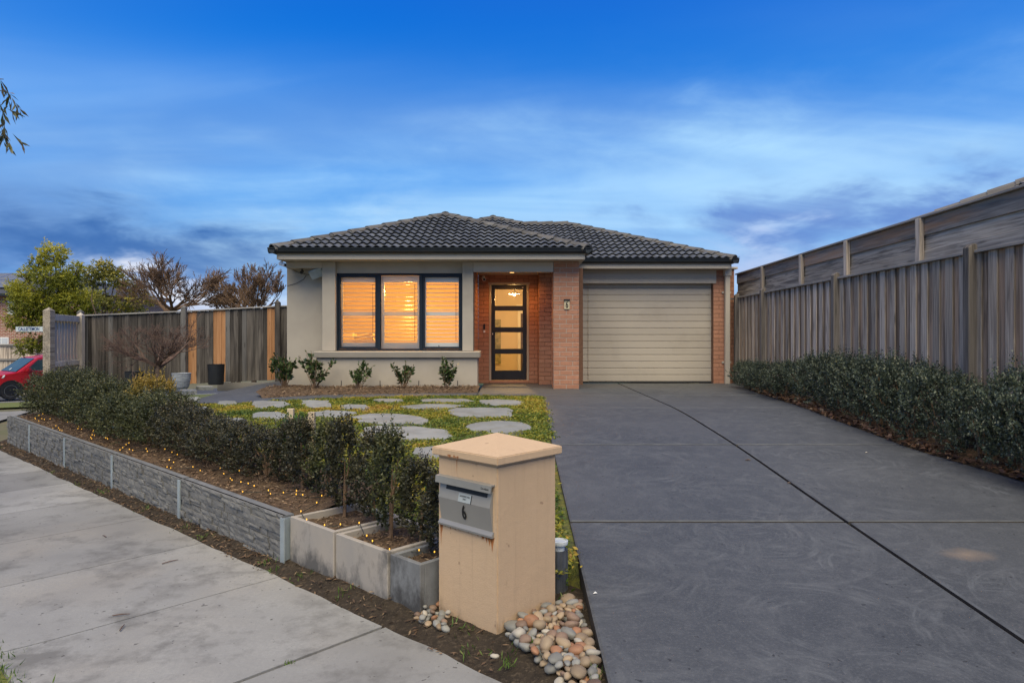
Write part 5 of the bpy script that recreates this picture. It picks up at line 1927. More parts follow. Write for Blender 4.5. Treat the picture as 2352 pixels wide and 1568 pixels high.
# hedge along the driveway
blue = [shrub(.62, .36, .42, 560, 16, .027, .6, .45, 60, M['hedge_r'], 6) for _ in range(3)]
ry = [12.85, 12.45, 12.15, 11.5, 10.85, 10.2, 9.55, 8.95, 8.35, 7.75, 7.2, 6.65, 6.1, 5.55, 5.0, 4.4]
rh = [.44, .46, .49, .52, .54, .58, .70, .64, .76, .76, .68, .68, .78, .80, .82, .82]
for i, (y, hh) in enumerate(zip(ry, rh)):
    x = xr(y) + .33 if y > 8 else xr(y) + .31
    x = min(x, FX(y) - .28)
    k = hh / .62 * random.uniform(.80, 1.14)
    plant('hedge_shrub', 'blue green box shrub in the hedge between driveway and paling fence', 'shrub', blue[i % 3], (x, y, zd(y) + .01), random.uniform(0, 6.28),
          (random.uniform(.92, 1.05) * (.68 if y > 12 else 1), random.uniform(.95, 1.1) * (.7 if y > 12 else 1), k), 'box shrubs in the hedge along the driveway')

# young gardenias along the house


def gardenia(seed):
    rd = random.Random(seed)
    mb = MB(); P0 = []; Dv = []; Ls = []
    for b in range(11):
        a = rd.uniform(0, 6.28); sp = rd.uniform(.1, .75)
        d = Vector((math.cos(a) * sp, math.sin(a) * sp, 1)).normalized()
        L = rd.uniform(.22, .44)
        p1 = d * L * .5 + Vector((0, 0, -.01)); p2 = d * L + Vector((0, 0, .03))
        mb.tube([(0, 0, -.03), p1, p2], [.007, .005, .002], 4)
        P0.append(p1 * .5); Dv.append((p2 - p1 * .5).normalized()); Ls.append((p2 - p1 * .5).length)
        for _ in range(2):
            q = p1.lerp(p2, rd.uniform(0, .6)); dd = (d + Vector((rd.uniform(-.6, .6), rd.uniform(-.6, .6), .2))).normalized(); l2 = rd.uniform(.06, .12)
            mb.tube([q, q + dd * l2], [.004, .002], 4)
            P0.append(q); Dv.append(dd); Ls.append(l2)
    C, D, L, W, idx = sprig_leaves(np.array(P0), np.array(Dv), np.array(Ls), 12, .07, .46, .8)
    return leaf_mesh('foliage', C, D, L, W, M['garden'], rng.uniform(0, 1, len(C))), mb.mesh('stem', M['stem'])


gl = [('tall leafy gardenia at the corner of the house beside the side path', 655, 1.55, 12.35), ('spreading gardenia before the recessed rendered wall', 722, 1.4, 12.1),
      ('gardenia second from the recessed wall under the window sill', 825, 1.1, 12.0), ('gardenia under the middle of the front window', 927, 1.12, 12.0), ('gardenia at the porch end of the mulch bed', 1023, 1.18, 11.95)]
for i, (lab, px, k, y) in enumerate(gl):
    plant('gardenia', lab, 'shrub', gardenia(50 + i), ((px - CX) / F * y, y, zbed((px - CX) / F * y, y) - .005), i, (k, k, k), 'gardenias planted along the house front')

# ---------------------------------------------------------------- trees


def branches(p, d, L, r, depth, out, tips, rd, kids=(2, 4), spread=.55, shrink=.72, up=.15, wob=.12, segs=3, rmin=.0028):
    pts = [p]; rads = [r]
    q = p; dd = d
    for k in range(segs):
        dd = (dd + Vector((rd.gauss(0, wob), rd.gauss(0, wob), rd.gauss(0, wob) + up * .3))).normalized()
        q = q + dd * (L / segs)
        pts.append(q); rads.append(max(rmin, r * (1 - .45 * (k + 1) / segs)))
    out.append((pts, rads))
    if depth == 0:
        tips.append((pts[-2], q, dd)); return
    n = rd.randint(*kids)
    for k in range(n):
        f = rd.uniform(.35, 1.0) if k else 1.0
        i = min(int(f * segs), segs - 1); ff = f * segs - i
        b = pts[i].lerp(pts[i + 1], min(ff, 1))
        ax = Vector((rd.gauss(0, 1), rd.gauss(0, 1), rd.gauss(0, .6))).normalized()
        nd = (dd + ax * spread * rd.uniform(.6, 1.3) + Vector((0, 0, up))).normalized()
        branches(b, nd, L * shrink * rd.uniform(.75, 1.15), rads[min(i + 1, segs)] * .78, depth - 1, out, tips, rd, kids, spread, shrink, up, wob, segs, rmin)


def limbs_mesh(out, name, mat, sides=4):
    mb = MB()
    for pts, rads in out:
        mb.tube(pts, rads, 7 if rads[0] > .04 else sides, cap=False)
    return mb.mesh(name, mat)


def bare_tree(name, label, base, h_trunk, r, L, depth, seed, mat='twig_far', lean=(0, 0), kids=(3, 4), spread=.6, up=.12, first=4, rmin=.006, wob=.1, shrink=.72, group=None, spread0=.75, upb=.9):
    rd = random.Random(seed)
    t = thing(name, label, 'tree', base, group)
    b = Vector(base)
    top = b + Vector((lean[0], lean[1], h_trunk))
    tr = MB().tube([b - Vector((0, 0, .1)), b.lerp(top, .5) + Vector((rd.gauss(0, .02), 0, 0)), top], [r, r * .9, r * .75], 9)
    tr.build('trunk', M['bark'], t, smooth=True)
    out, tips = [], []
    for k in range(first):
        a = 2 * math.pi * (k + rd.random() * .6) / first
        d = Vector((math.cos(a) * spread0, math.sin(a) * spread0, upb)).normalized()
        branches(top - Vector((0, 0, rd.random() * .1 * h_trunk)), d, L * rd.uniform(.8, 1.15), r * .6, depth, out, tips, rd, kids, spread, shrink, up, wob, 3, rmin)
    link(bpy.data.objects.new('crown', limbs_mesh(out, 'crown', M[mat], 3 if depth > 4 else 4)), t)
    return t, tips


# weeping maple in the garden
bare_tree('maple', 'small bare maple with a wide mop of fine twigs before the dark fence', (-6.66, 12.9, zlawn(-6.66, 12.9)), .60, .052, .46, 5, 5, 'twig', (-.03, 0), (3, 4), .60, .05, 11, .0019, .10, .67, spread0=1.25, upb=.8)
# bare trees beyond the fence
bt = 'bare winter trees beyond the dark fence'
zt0 = lambda x, y: zout(x, y)
bare_tree('bare_tree', 'bare spreading tree with crooked dark branches beyond the dark fence', (-9.95, 20, zt0(-9.95, 20)), 2.8, .085, .66, 5, 17, 'twig_far', (.0, 0), (3, 4), .50, .06, 8, .0055, .10, .74, bt, 1.3, .75)
bare_tree('bare_tree', 'dense twiggy brown tree in the gap behind the bare spreading tree', (-9.4, 23, zt0(-9.4, 23)), 2.7, .08, .50, 5, 31, 'twig_far', (0, 0), (3, 4), .5, .08, 6, .006, .12, .68, bt)
bare_tree('bare_tree', 'fine branched bare tree next to the roof corner of the house', (-7.75, 20.5, zt0(-7.75, 20.5)), 2.6, .08, .64, 6, 44, 'twig_far', (.05, 0), (2, 4), .42, .10, 6, .005, .10, .70, bt, .8, .9)
bare_tree('bare_tree', 'low bare tree tangled behind the fence post by the new boards', (-8.6, 21.5, zt0(-8.6, 21.5)), 2.6, .07, .50, 6, 61, 'twig_far', (.0, 0), (2, 4), .5, .06, 6, .005, .12, .70, bt)


def leafy_tree(name, label, base, h_trunk, r, blobs, n_leaf, leafL, leafW, mat, seed, bright=None, trunk_mat='bark', droop=.4, stray=.0):
    """blobs: (offset from base, radii, weight)"""
    rd = random.Random(seed)
    t = thing(name, label, 'tree', base)
    b = Vector(base)
    mb = MB()
    fork = b + Vector((0, 0, h_trunk))
    mb.tube([b - Vector((0, 0, .1)), b.lerp(fork, .5) + Vector((rd.gauss(0, .03), 0, 0)), fork], [r, r * .85, r * .7], 8)
    P0 = []; Dv = []; Ls = []; sh = []
    tot = sum(w for _, _, w in blobs)
    for off, rad, wgt in blobs:
        c = b + Vector(off)
        mid = fork.lerp(c, .5) + Vector((rd.gauss(0, .1), rd.gauss(0, .1), .05))
        mb.tube([fork, mid, c], [r * .5, r * .3, r * .14], 5, cap=False)
        k = int(n_leaf * wgt / tot / 12)
        u = unit(rng.normal(size=(k, 3))) * (rng.uniform(0.1, 1, (k, 1)) ** .45)
        p = np.array(c)[None] + u * np.array(rad)[None]
        P0.append(p); Dv.append(unit(u * .6 + rng.normal(size=(k, 3)) * .7)); Ls.append(rng.uniform(.12, .3, k))
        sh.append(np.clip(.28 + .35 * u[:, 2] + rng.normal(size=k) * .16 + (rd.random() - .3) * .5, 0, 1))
        for _ in range(3):
            e_ = c + Vector((rd.gauss(0, rad[0] * .5), rd.gauss(0, rad[1] * .5), rd.gauss(0, rad[2] * .5)))
            mb.tube([mid.lerp(c, .6), e_], [r * .16, r * .05], 4, cap=False)
    P0 = np.concatenate(P0); Dv = np.concatenate(Dv); Ls = np.concatenate(Ls); sh = np.concatenate(sh)
    C, D, L, W, idx = sprig_leaves(P0, Dv, Ls, 12, leafL, leafW, .9, droop)
    link(bpy.data.objects.new('crown', leaf_mesh('crown', C, D, L, W, M[mat], sh[idx] + rng.uniform(-.15, .2, len(C)))), t)
    mb.build('trunk', M[trunk_mat], t, smooth=True)
    return t


gb = Vector((-16.6, 24.5, zt0(-16.6, 24.5)))


def bl(px, py, Y, rx, rz, w):
    """crown clump from its place in the frame at depth Y, relative to a base"""
    return ((px - CX) / F * Y, Y, EYE + (HY - py) * Y / F), (rx * 1.12, rx * .9, rz * 1.12), w


def rel(base, L):
    return [(tuple(Vector(c) - Vector(base)), r_, w_) for c, r_, w_ in L]


leafy_tree('street_tree', 'yellow green leafy tree by the brick house behind the street sign', tuple(gb), 2.4, .12,
           rel(gb, [bl(122, 585, 24.5, .42, .38, 1.2), bl(88, 605, 24.3, .25, .22, .5), bl(120, 640, 24.2, .62, .45, 2), bl(160, 650, 24.8, .5, .42, 1.6), bl(178, 615, 24.6, .2, .18, .3),
                    bl(60, 690, 24.2, .6, .55, 1.8), bl(40, 665, 24.5, .35, .3, .6), bl(100, 700, 24.5, .75, .5, 2.2), bl(165, 700, 24.4, .7, .5, 2), bl(205, 690, 24.8, .45, .45, 1.1),
                    bl(58, 735, 24.3, .55, .4, 1.4), bl(58, 795, 24.2, .32, .25, .6), bl(97, 790, 24.6, .3, .3, .5), bl(130, 730, 24.3, .55, .4, 1.4), bl(58, 628, 24.4, .2, .18, .3)]),
           44000, .08, .5, 'tree_y', 71)
g2 = Vector((-13.9, 23, zt0(-13.9, 23)))
leafy_tree('street_tree', 'slim olive green tree with thin open crown beyond the dark fence', tuple(g2), 2.6, .075,
           rel(g2, [bl(240, 620, 23, .4, .25, 1.2), bl(215, 640, 23.2, .3, .25, .8), bl(265, 640, 22.9, .3, .22, .8), bl(300, 655, 23, .35, .22, .8), bl(320, 690, 23, .4, .25, .6),
                    bl(275, 700, 23, .5, .3, .8), bl(240, 690, 23, .35, .35, .35), bl(300, 715, 23.2, .5, .25, .7)]),
           7500, .095, .5, 'tree_g', 72)
# gum tree on the verge: sprays of narrow leaves hang in from the left
gt = thing('gum_tree', 'gum tree on the verge whose narrow drooping leaves hang into view', 'tree', (-6.1, 5.0, zout(-6.1, 5.0)))
gbz = zout(-6.1, 5.0)
mb = MB().tube([(-6.1, 5.0, gbz - .1), (-6.15, 5.0, .8), (-6.05, 5.1, 2.0), (-5.9, 5.2, 3.4)], [.13, .115, .09, .05], 9)
P0 = []; Dv = []; Ls = []
rd = random.Random(9)
for k in range(46):
    a = rd.uniform(0, 6.28); R_ = rd.uniform(.5, 1.85)
    c = Vector((-6.0 + math.cos(a) * R_, 5.2 + math.sin(a) * R_ * .8, rd.uniform(2.3, 3.9)))
    if c.x / c.y > -1.02:
        continue
    st = Vector((-6.0, 5.15, rd.uniform(1.9, 3.2)))
    mb.tube([st, st.lerp(c, .6) + Vector((0, 0, .15)), c], [.02, .012, .004], 4, cap=False)
    for _ in range(7):
        P0.append(c + Vector((rd.gauss(0, .16), rd.gauss(0, .16), rd.gauss(0, .12)))); Dv.append(Vector((rd.gauss(0, .6), rd.gauss(0, .6), -.6)).normalized()); Ls.append(rd.uniform(.15, .3))
limb = [Vector((-6.03, 5.1, 2.1)), Vector((-5.6, 5.25, 2.75)), Vector((-5.1, 5.3, 2.95)), Vector((-4.55, 5.3, 2.85))]
mb.tube(limb, [.035, .026, .018, .009], 6, cap=False)
for _ in range(70):
    q_ = limb[1].lerp(limb[2], rd.random()) if rd.random() < .5 else limb[2].lerp(limb[3], rd.random() * .8)
    q_ = q_ + Vector((rd.gauss(-.1, .12), rd.gauss(0, .16), rd.gauss(0, .14)))
    if q_.x / q_.y > -.80:
        continue
    P0.append(q_); Dv.append(Vector((rd.gauss(0, .6), rd.gauss(0, .6), -.7)).normalized()); Ls.append(rd.uniform(.12, .25))
for (px, py) in ((8, 200), (-4, 186), (12, 228), (0, 254), (-4, 290), (2, 306)):      # the sprays in view
    Y = 5.3
    c = Vector(((px - CX) / F * Y, Y, EYE + (HY - py) * Y / F))
    st = limb[2].lerp(limb[3], rd.uniform(.2, 1))
    mb.tube([st, st.lerp(c, .55) + Vector((rd.gauss(0, .03), rd.gauss(0, .03), .08)), c + Vector((0, 0, .06))], [.008, .006, .003], 4, cap=False)
    for _ in range(3):
        P0.append(c + Vector((rd.gauss(-.02, .035), rd.gauss(0, .06), rd.gauss(.03, .035)))); Dv.append(Vector((rd.gauss(.1, .4), rd.gauss(0, .5), -.9)).normalized()); Ls.append(rd.uniform(.06, .12))
C, D, L, W, idx = sprig_leaves(np.array([tuple(p) for p in P0]), np.array([tuple(p) for p in Dv]), np.array(Ls), 6, .115, .2, .55, .35)
link(bpy.data.objects.new('crown', leaf_mesh('crown', C, D, L, W, M['gum'], rng.uniform(0, 1, len(C)))), gt)
mb.build('trunk', M['bark'], gt, smooth=True)

# ---------------------------------------------------------------- stepping stones and ground cover
ST_PX = [(1145, 984, 78, 14), (925, 998, 105, 17), (894, 966, 84, 13), (1112, 950, 77, 12.5), (990, 936.5, 72, 5.5), (1152, 927.5, 54, 7.5), (1025, 922.5, 60, 4.2),
         (893, 922, 34, 3.2), (815, 937, 36, 5.5), (728, 930, 37, 9), (768, 953, 48, 8), (620, 931, 45, 8.5), (522, 928, 23, 5), (618, 957, 46, 8), (1000, 1045, 52, 15),
         (662, 992, 30, 10), (470, 889, 20, 1.8), (432, 898, 20, 2.2), (440, 918, 22, 4), (466, 941, 14, 5), (540, 968, 26, 5), (700, 1010, 34, 12)]
STL = {0: 'round concrete stepping stone beside the driveway', 1: 'longest stepping stone, lying between the round stone and the slender shrubs', 3: 'broad stepping stone beside the driveway just behind the round one',
       5: 'stepping stone at the lawn corner before the porch', 14: 'stepping stone half hidden behind the letterbox cap', 2: 'wide stepping stone just behind the longest one',
       6: 'thin looking stepping stone at the lawn edge before the porch end of the mulch bed', 12: 'small stepping stone beside the dark side path'}
srd = random.Random(77)
STN = []
for i, (px, py, hx, hy) in enumerate(ST_PX):
    c = Vector(unproj(px, py, zlawn))
    pts = []
    n = 16
    sk_ = srd.uniform(-.25, .25)
    for k in range(n):
        a = 2 * math.pi * k / n
        kr = (abs(math.cos(a)) ** 3 + abs(math.sin(a)) ** 3) ** (-1 / 3) * srd.uniform(.80, 1.08)
        if i in (0,):
            kr = srd.uniform(.95, 1.03)
        x_, y_, z_ = unproj(px + hx * kr * math.cos(a) - hx * sk_ * math.sin(a) * (0 if i == 0 else 1), py - hy * kr * math.sin(a), zlawn)
        pts.append((x_, y_))
    STN.append((c, pts))
    zt_ = zlawn(c.x, c.y) + .022
    mb = MB()
    top = [(p[0], p[1], zlawn(*p) + .020) for p in pts]
    inn = [tuple(Vector((c.x, c.y, 0)).lerp(Vector((p[0], p[1], 0)), .96).xy) for p in pts]
    topi = [(p[0], p[1], zlawn(*p) + .026) for p in inn]
    bot = [(p[0], p[1], zlawn(*p) - .05) for p in pts]
    v = topi + top + bot
    mb.add(v, [tuple(range(n))] + [(n + k, n + (k + 1) % n, (k + 1) % n, k) for k in range(n)] + [(2 * n + k, 2 * n + (k + 1) % n, n + (k + 1) % n, n + k) for k in range(n)])
    o = mb.build('stepping_stone', M['paver'])
    lab = STL.get(i, 'irregular grey concrete stepping stone set in the yellow green ground cover')
    tag(o, lab, 'stepping stone', 'stepping stones in the lawn')


def inside(p, poly):
    x, y = p; r_ = False
    for (x0, y0), (x1, y1) in zip(poly, poly[1:] + poly[:1]):
        if (y0 > y) != (y1 > y) and x < (x1 - x0) * (y - y0) / (y1 - y0) + x0:
            r_ = not r_
    return r_


def cover_points(n):
    out = []
    r2 = random.Random(4)
    while len(out) < n:
        if r2.random() < .62:
            x, y = r2.uniform(-6, .5), r2.uniform(3.6, 11.15)
        else:
            x, y = r2.uniform(-10, -4.6), r2.uniform(8, 15.8)
        u, s = us(x, y)
        if s < (.72 if u > .05 else .56) or u > 8:
            continue
        if x > XL(y) + .01 + .05 * noise.noise((y * 3, 0, 0)) + (.03 if y > 7 else -.05):
            continue
        if y > 11.08 + .05 * noise.noise((x * 4, 3, 0)) and x > -5.2:
            continue
        if x > -5.75 and y > 11.0 and x > np.interp(y, [11, 11.4, 12.1, 13.2, 14.6, 16], [-4.75, -5.3, -5.58, -5.62, -5.48, -5.35]):
            continue
        skip = False
        for c, poly in STN:
            if abs(c.x - x) < 1.2 and abs(c.y - y) < 1.4 and inside((c.x + (x - c.x) * 1.035, c.y + (y - c.y) * 1.05), poly):
                skip = True; break
        if skip:
            continue
        out.append((x, y))
    return np.array(out)


cp_ = cover_points(19000)
cz = np.array([zlawn(*p) for p in cp_])
nn = np.array([noise.noise((p[0] * 1.3, p[1] * 1.3, 0)) for p in cp_])
n2 = np.array([noise.noise((p[0] * 5, p[1] * 5, 4)) for p in cp_])
per = 6
ht = (.012 + .030 * np.clip(.5 + n2, 0, 1.2))
C = np.repeat(np.column_stack([cp_, cz]), per, 0)
off = rng.normal(size=C.shape) * np.array([.024, .024, .0])
C = C + off
C[:, 2] += np.repeat(ht, per) * rng.uniform(.1, 1.0, len(C))
D = unit(rng.normal(size=C.shape) * np.array([1, 1, .45]) + np.array([0, 0, .25]))
shd = np.repeat(.48 + .55 * nn + .22 * n2, per) + rng.normal(size=len(C)) * .17
nm = np.array([0, 0, 1.0]) + rng.normal(size=C.shape) * .55
stuff(link(bpy.data.objects.new('ground_cover', leaf_mesh('ground_cover', C, D, rng.uniform(.022, .042, len(C)), rng.uniform(.011, .02, len(C)), M['cover'], shd, nm))))
gc = bpy.data.objects['ground_cover']
gc['label'] = 'low yellow green leafy ground cover between the stepping stones'


def scatter_leaves(name, label, mat, pts, zf, L, W, rise=.01, flat=.35):
    pts = np.array(pts)
    z = np.array([zf(*p) for p in pts]) + rng.uniform(0, rise, len(pts)) + .006
    C = np.column_stack([pts, z])
    D = unit(rng.normal(size=C.shape) * np.array([1, 1, .22]))
    nm = np.array([0, 0, 1.0]) + rng.normal(size=C.shape) * flat
    o = link(bpy.data.objects.new(name, leaf_mesh(name, C, D, rng.uniform(*L, len(C)), rng.uniform(*W, len(C)), mat, rng.uniform(0, 1, len(C)), nm)))
    stuff(o); o['label'] = label
    return o


# dead leaves under the driveway hedge, bark chips in the beds and on the soil
r3 = random.Random(15)
pts = []
while len(pts) < 1500:
    y = r3.uniform(4, 13.8)
    pts.append((xr(y) + abs(r3.gauss(.04, .13)) - .05, y))
scatter_leaves('leaf_litter', 'dead brown leaves along the foot of the driveway hedge', M['litter'], pts, lambda x, y: zd(y) + .012 + .035 * smooth01((x - xr(y)) / .3), (.04, .09), (.025, .05), .03, .6)
pts = [xy(r3.uniform(.08, 7.9), r3.uniform(.09, .6)) for _ in range(5200)]
pts2 = [xy(r3.uniform(-1.25, -.06), r3.uniform(.07, .47)) for _ in range(900)]
scatter_leaves('bark_chips', 'brown bark mulch between sleeper wall and hedge', M['chip'], pts, lambda x, y: zm(x, y) + .04 * smooth01((us(x, y)[1] - .1) / .3), (.02, .06), (.004, .012), .018, .6)
scatter_leaves('bark_chips', 'brown bark mulch on top of the planter boxes', M['chip'], pts2, lambda x, y: -.225, (.02, .05), (.004, .010), .016, .6)
pts = []
while len(pts) < 2200:
    x, y = r3.uniform(-4.4, -.66), r3.uniform(11.35, 12.44)
    if y > np.interp(x, [-4.4, -4.1, -3.4, -2, -.64], [11.85, 11.5, 11.36, 11.38, 11.56]):
        pts.append((x, y))
scatter_leaves('bark_chips', 'brown bark mulch in the bed against the house', M['chip'], pts, zbed, (.03, .07), (.008, .018), .02, .6)
pts = []
for _ in range(2600):
    u = r3.uniform(-2.0, 8.2); s = r3.uniform(-.16, .02) if u > -.2 else r3.uniform(-.14, .1)
    if u < 0.1 and r3.random() < .55:
        continue
    pts.append(xy(u, s))
scatter_leaves('soil_debris', 'scattered bark and dry leaves on the soil strip below the wall', M['chip'], pts, zsoil, (.015, .055), (.004, .012), .008, .5)


def grass_patch(name, label, centres, blades, h, zf, rad):
    C = []
    for (x, y) in centres:
        for _ in range(blades):
            C.append((x + r3.gauss(0, rad), y + r3.gauss(0, rad)))
    C = np.array(C); z = np.array([zf(*p) for p in C])
    L = rng.uniform(.5, 1.2, len(C)) * h
    D = unit(np.array([0, 0, 1.0]) + rng.normal(size=(len(C), 3)) * .6)
    P = np.column_stack([C, z]) + D * L[:, None] * .45
    o = link(bpy.data.objects.new(name, leaf_mesh(name, P, D, L, np.full(len(C), .006), M['grass'], rng.uniform(0, 1, len(C)))))
    stuff(o); o['label'] = label


gcs = [xy(u, s) for u, s in ((-1.95, .02), (-1.75, -.06), (-1.6, .05), (-.75, -.05), (-.3, -.04), (.1, -.06), (1.0, -.09), (1.35, -.1), (2.2, -.08), (3.2, -.12), (3.35, -.1), (3.9, -.13), (4.9, -.13), (7.7, -.15), (-.05, -.1))]
grass_patch('weed_grass', 'small green weeds in the soil below the wall', gcs, 16, .045, zsoil, .035)
jx = [xy(uA + .0, s) for s in (-.62, -.98, -1.0)]
grass_patch('joint_grass', 'grass tufts growing in the open footpath joint', jx, 26, .04, lambda x, y: zfoot(us(x, y)[0]) - .02, .012)
pe = [(.30, 2.62), (.33, 2.72), (.16, 3.56), (.27, 3.5), (.08, 2.98), (-.02, 2.86)]
grass_patch('pebble_weeds', 'green weeds sprouting among the pebbles', pe, 18, .05, lambda x, y: zsoil(x, y) + .02, .018)
vc = [xy(r3.uniform(-1.5, 9), r3.uniform(-1.75, -1.46)) for _ in range(420)]
grass_patch('verge_grass', 'green verge grass along the kerb side of the footpath', vc, 14, .06, lambda x, y: zfoot(us(x, y)[0]) - .02, .03)
pts = [(r3.uniform(.13, .34), r3.uniform(3.66, 4.2)) for _ in range(330)] + [(XL(y_) + r3.gauss(-.06, .025), y_) for y_ in [r3.uniform(4.4, 6.5) for _ in range(120)]]
C = np.array([(x_, y_, zlawn(x_, y_) + (r3.uniform(.0, .05) if y_ > 3.95 else r3.uniform(-.16, .04))) for x_, y_ in pts])
o = stuff(link(bpy.data.objects.new('edge_creeper', leaf_mesh('edge_creeper', C, unit(rng.normal(size=C.shape)), rng.uniform(.02, .045, len(C)), rng.uniform(.012, .02, len(C)), M['cover'], rng.uniform(0, .7, len(C))))))
o['label'] = 'ground cover creeping over the driveway edge behind the letterbox'

# timber stakes in the lawn behind the hedge
for i, (px, py, Y) in enumerate(((668, 938, 5.65), (716, 946, 5.35))):
    x = (px - CX) / F * Y; zt_ = EYE - (py - HY) * Y / F
    MBs = MB().box(x - .026, x + .026, Y - .02, Y + .02, zlawn(x, Y) - .08, zt_)
    tag(MBs.build('timber_stake', M['stake'], bevel=.003), ('taller' if i == 0 else 'shorter') + ' square pine stake standing behind the footpath hedge', 'stake', 'pine stakes behind the hedge')

# ---------------------------------------------------------------- string lights along the bed
sl2 = thing('string_lights', 'string of warm fairy lights lying on the mulch along the sleeper wall', 'fairy lights', tuple(wp(4, .25, -.16)))
r4 = random.Random(33)
wpts = []; u = 7.75
while u > -1.25:
    s = .22 + .09 * math.sin(u * 5.1) + r4.uniform(-.04, .1)
    if u < -.0:
        s = .12 + .06 * math.sin(u * 9) + r4.uniform(0, .06)
    x, y = xy(u, s)
    z = (zm(x, y) + .04 * smooth01((s - .1) / .3) if u > .05 else -.21) + .014
    if any(abs(u - q) < .03 for q in (-.02, -.53, -1.035)):
        z = -.155
    wpts.append((x, y, z)); u -= r4.uniform(.05, .14)
MB().tube(wpts, .0022, 4).build('wire', M['wire'], sl2)
bm_ = MB().lathe([(.0012, 0), (.0033, .003), (.0033, .008), (.0012, .011)], (0, 0, 0), 8).mesh('bulb', M['bulb'])
for p in wpts:
    if r4.random() < .86:
        o = bpy.data.objects.new('bulb', bm_); o.location = (p[0] + r4.uniform(-.01, .01), p[1], p[2] + .004); link(o, sl2)

# ---------------------------------------------------------------- river pebbles by the letterbox


def pebble_mesh(seed):
    bm = bmesh.new(); bmesh.ops.create_icosphere(bm, subdivisions=2, radius=1)
    rd_ = random.Random(seed); o = Vector((rd_.random() * 50, rd_.random() * 50, 0))
    for vv in bm.verts:
        n_ = noise.noise(vv.co * .8 + o)
        vv.co *= 1 + .42 * n_
    me = bpy.data.meshes.new('pebble'); bm.to_mesh(me); bm.free()
    me.polygons.foreach_set('use_smooth', [True] * len(me.polygons))
    me.materials.append(M['p_grey'])
    return me


peb = [pebble_mesh(k) for k in range(7)]
kinds = [('p_grey', 'smooth grey river pebble'), ('p_tan', 'tan river pebble'), ('p_orange', 'orange brown river pebble'), ('p_cream', 'pale cream river pebble'), ('p_brown', 'dark brown river pebble')]
r5 = random.Random(19)
placed = []


def heap_ok(x, y):
    # right of the pillar's right face, left of the driveway edge
    a = (Vector((x, y)) - LB).dot(du); b = (Vector((x, y)) - LB).dot(dn)
    if -.03 < a < LS + .03 and -.03 < b < LS + .03:
        return False
    return x < XL(y) - .02


def try_pebbles(n, box, r_rng, lay, where, zadd):
    cnt = 0; tries = 0
    while cnt < n and tries < 9000:
        tries += 1
        x, y = r5.uniform(box[0], box[1]), r5.uniform(box[2], box[3])
        r_ = r5.uniform(*r_rng) * (1.25 if r5.random() < .12 else 1)
        if not heap_ok(x, y) or not where(x, y):
            continue
        if any((x - p[0]) ** 2 + (y - p[1]) ** 2 < (.80 * (r_ + p[2])) ** 2 for p in placed if p[3] == lay):
            continue
        placed.append((x, y, r_, lay)); cnt += 1
        o = bpy.data.objects.new('river_pebble', r5.choice(peb)); col.objects.link(o)
        st = r5.uniform(.9, 1.45); fl_ = r5.uniform(.6, .85)
        o.scale = (r_ * st, r_ / st ** .3, r_ * fl_)
        o.location = (x, y, zsoil(x, y) + r_ * fl_ * .72 + zadd)
        o.rotation_euler = (r5.uniform(-.35, .35), r5.uniform(-.35, .35), r5.uniform(0, 6.28))
        kd = kinds[r5.choices(range(5), (32, 32, 13, 8, 15))[0]]
        o.material_slots[0].link = 'OBJECT'; o.material_slots[0].material = M[kd[0]]
        where_ = 'in the heap between letterbox and driveway' if x > -.15 else 'in the small heap left of the letterbox'
        tag(o, kd[1] + ' ' + where_, 'pebble', 'river pebbles around the letterbox')


right = lambda x, y: (x - LB.x) > (.5 * (LB.y - y) + .03 if y < 3.16 else -.2) and x > -.05 and y < 3.52
try_pebbles(150, (-.05, .36, 2.5, 3.5), (.015, .038), 0, right, 0)
try_pebbles(105, (.02, .34, 2.52, 3.42), (.014, .036), 1, lambda x, y: right(x, y) and x > LB.x + .09, .03)
left = lambda x, y: us(x, y)[0] > -1.55 and us(x, y)[0] < -1.28 and .0 < us(x, y)[1] < .36
try_pebbles(22, (-.62, -.3, 3.2, 3.75), (.013, .026), 0, left, 0)
try_pebbles(8, (-.62, -.3, 3.2, 3.75), (.012, .022), 1, left, .022)
for x, y in ((-.075, 2.97),):
    o = bpy.data.objects.new('river_pebble', peb[0]); col.objects.link(o); o.scale = (.02, .017, .011); o.location = (x, y, zsoil(x, y) + .008)
    o.material_slots[0].link = 'OBJECT'; o.material_slots[0].material = M['p_cream']
    tag(o, 'pale pebble lying alone on the soil at the letterbox corner', 'pebble')

# drain riser behind the letterbox
dr_ = thing('drain_riser', 'white capped drain riser beside a ribbed dark grey block at the driveway edge', 'drain', (.235, 3.72, -.45))
rib = []
for k in range(28):
    a = 2 * math.pi * k / 28
    r_ = .062 if k % 2 else .057
    rib.append((r_ * math.cos(a), r_ * math.sin(a)))
MB().prism(rib, lambda p: (.243 + p[0], 3.72 + p[1], -.52), lambda p: (.243 + p[0], 3.72 + p[1], -.20)).build('ribbed_block', M['pot_terracotta'], dr_)
MB().lathe([(.03, 0), (.03, .03), (.047, .032), (.049, .04), (.049, .052), (.041, .055), (.039, .048), (.005, .047)], (.255, 3.70, -.20), 24).build('cap', M['pvc'], dr_)

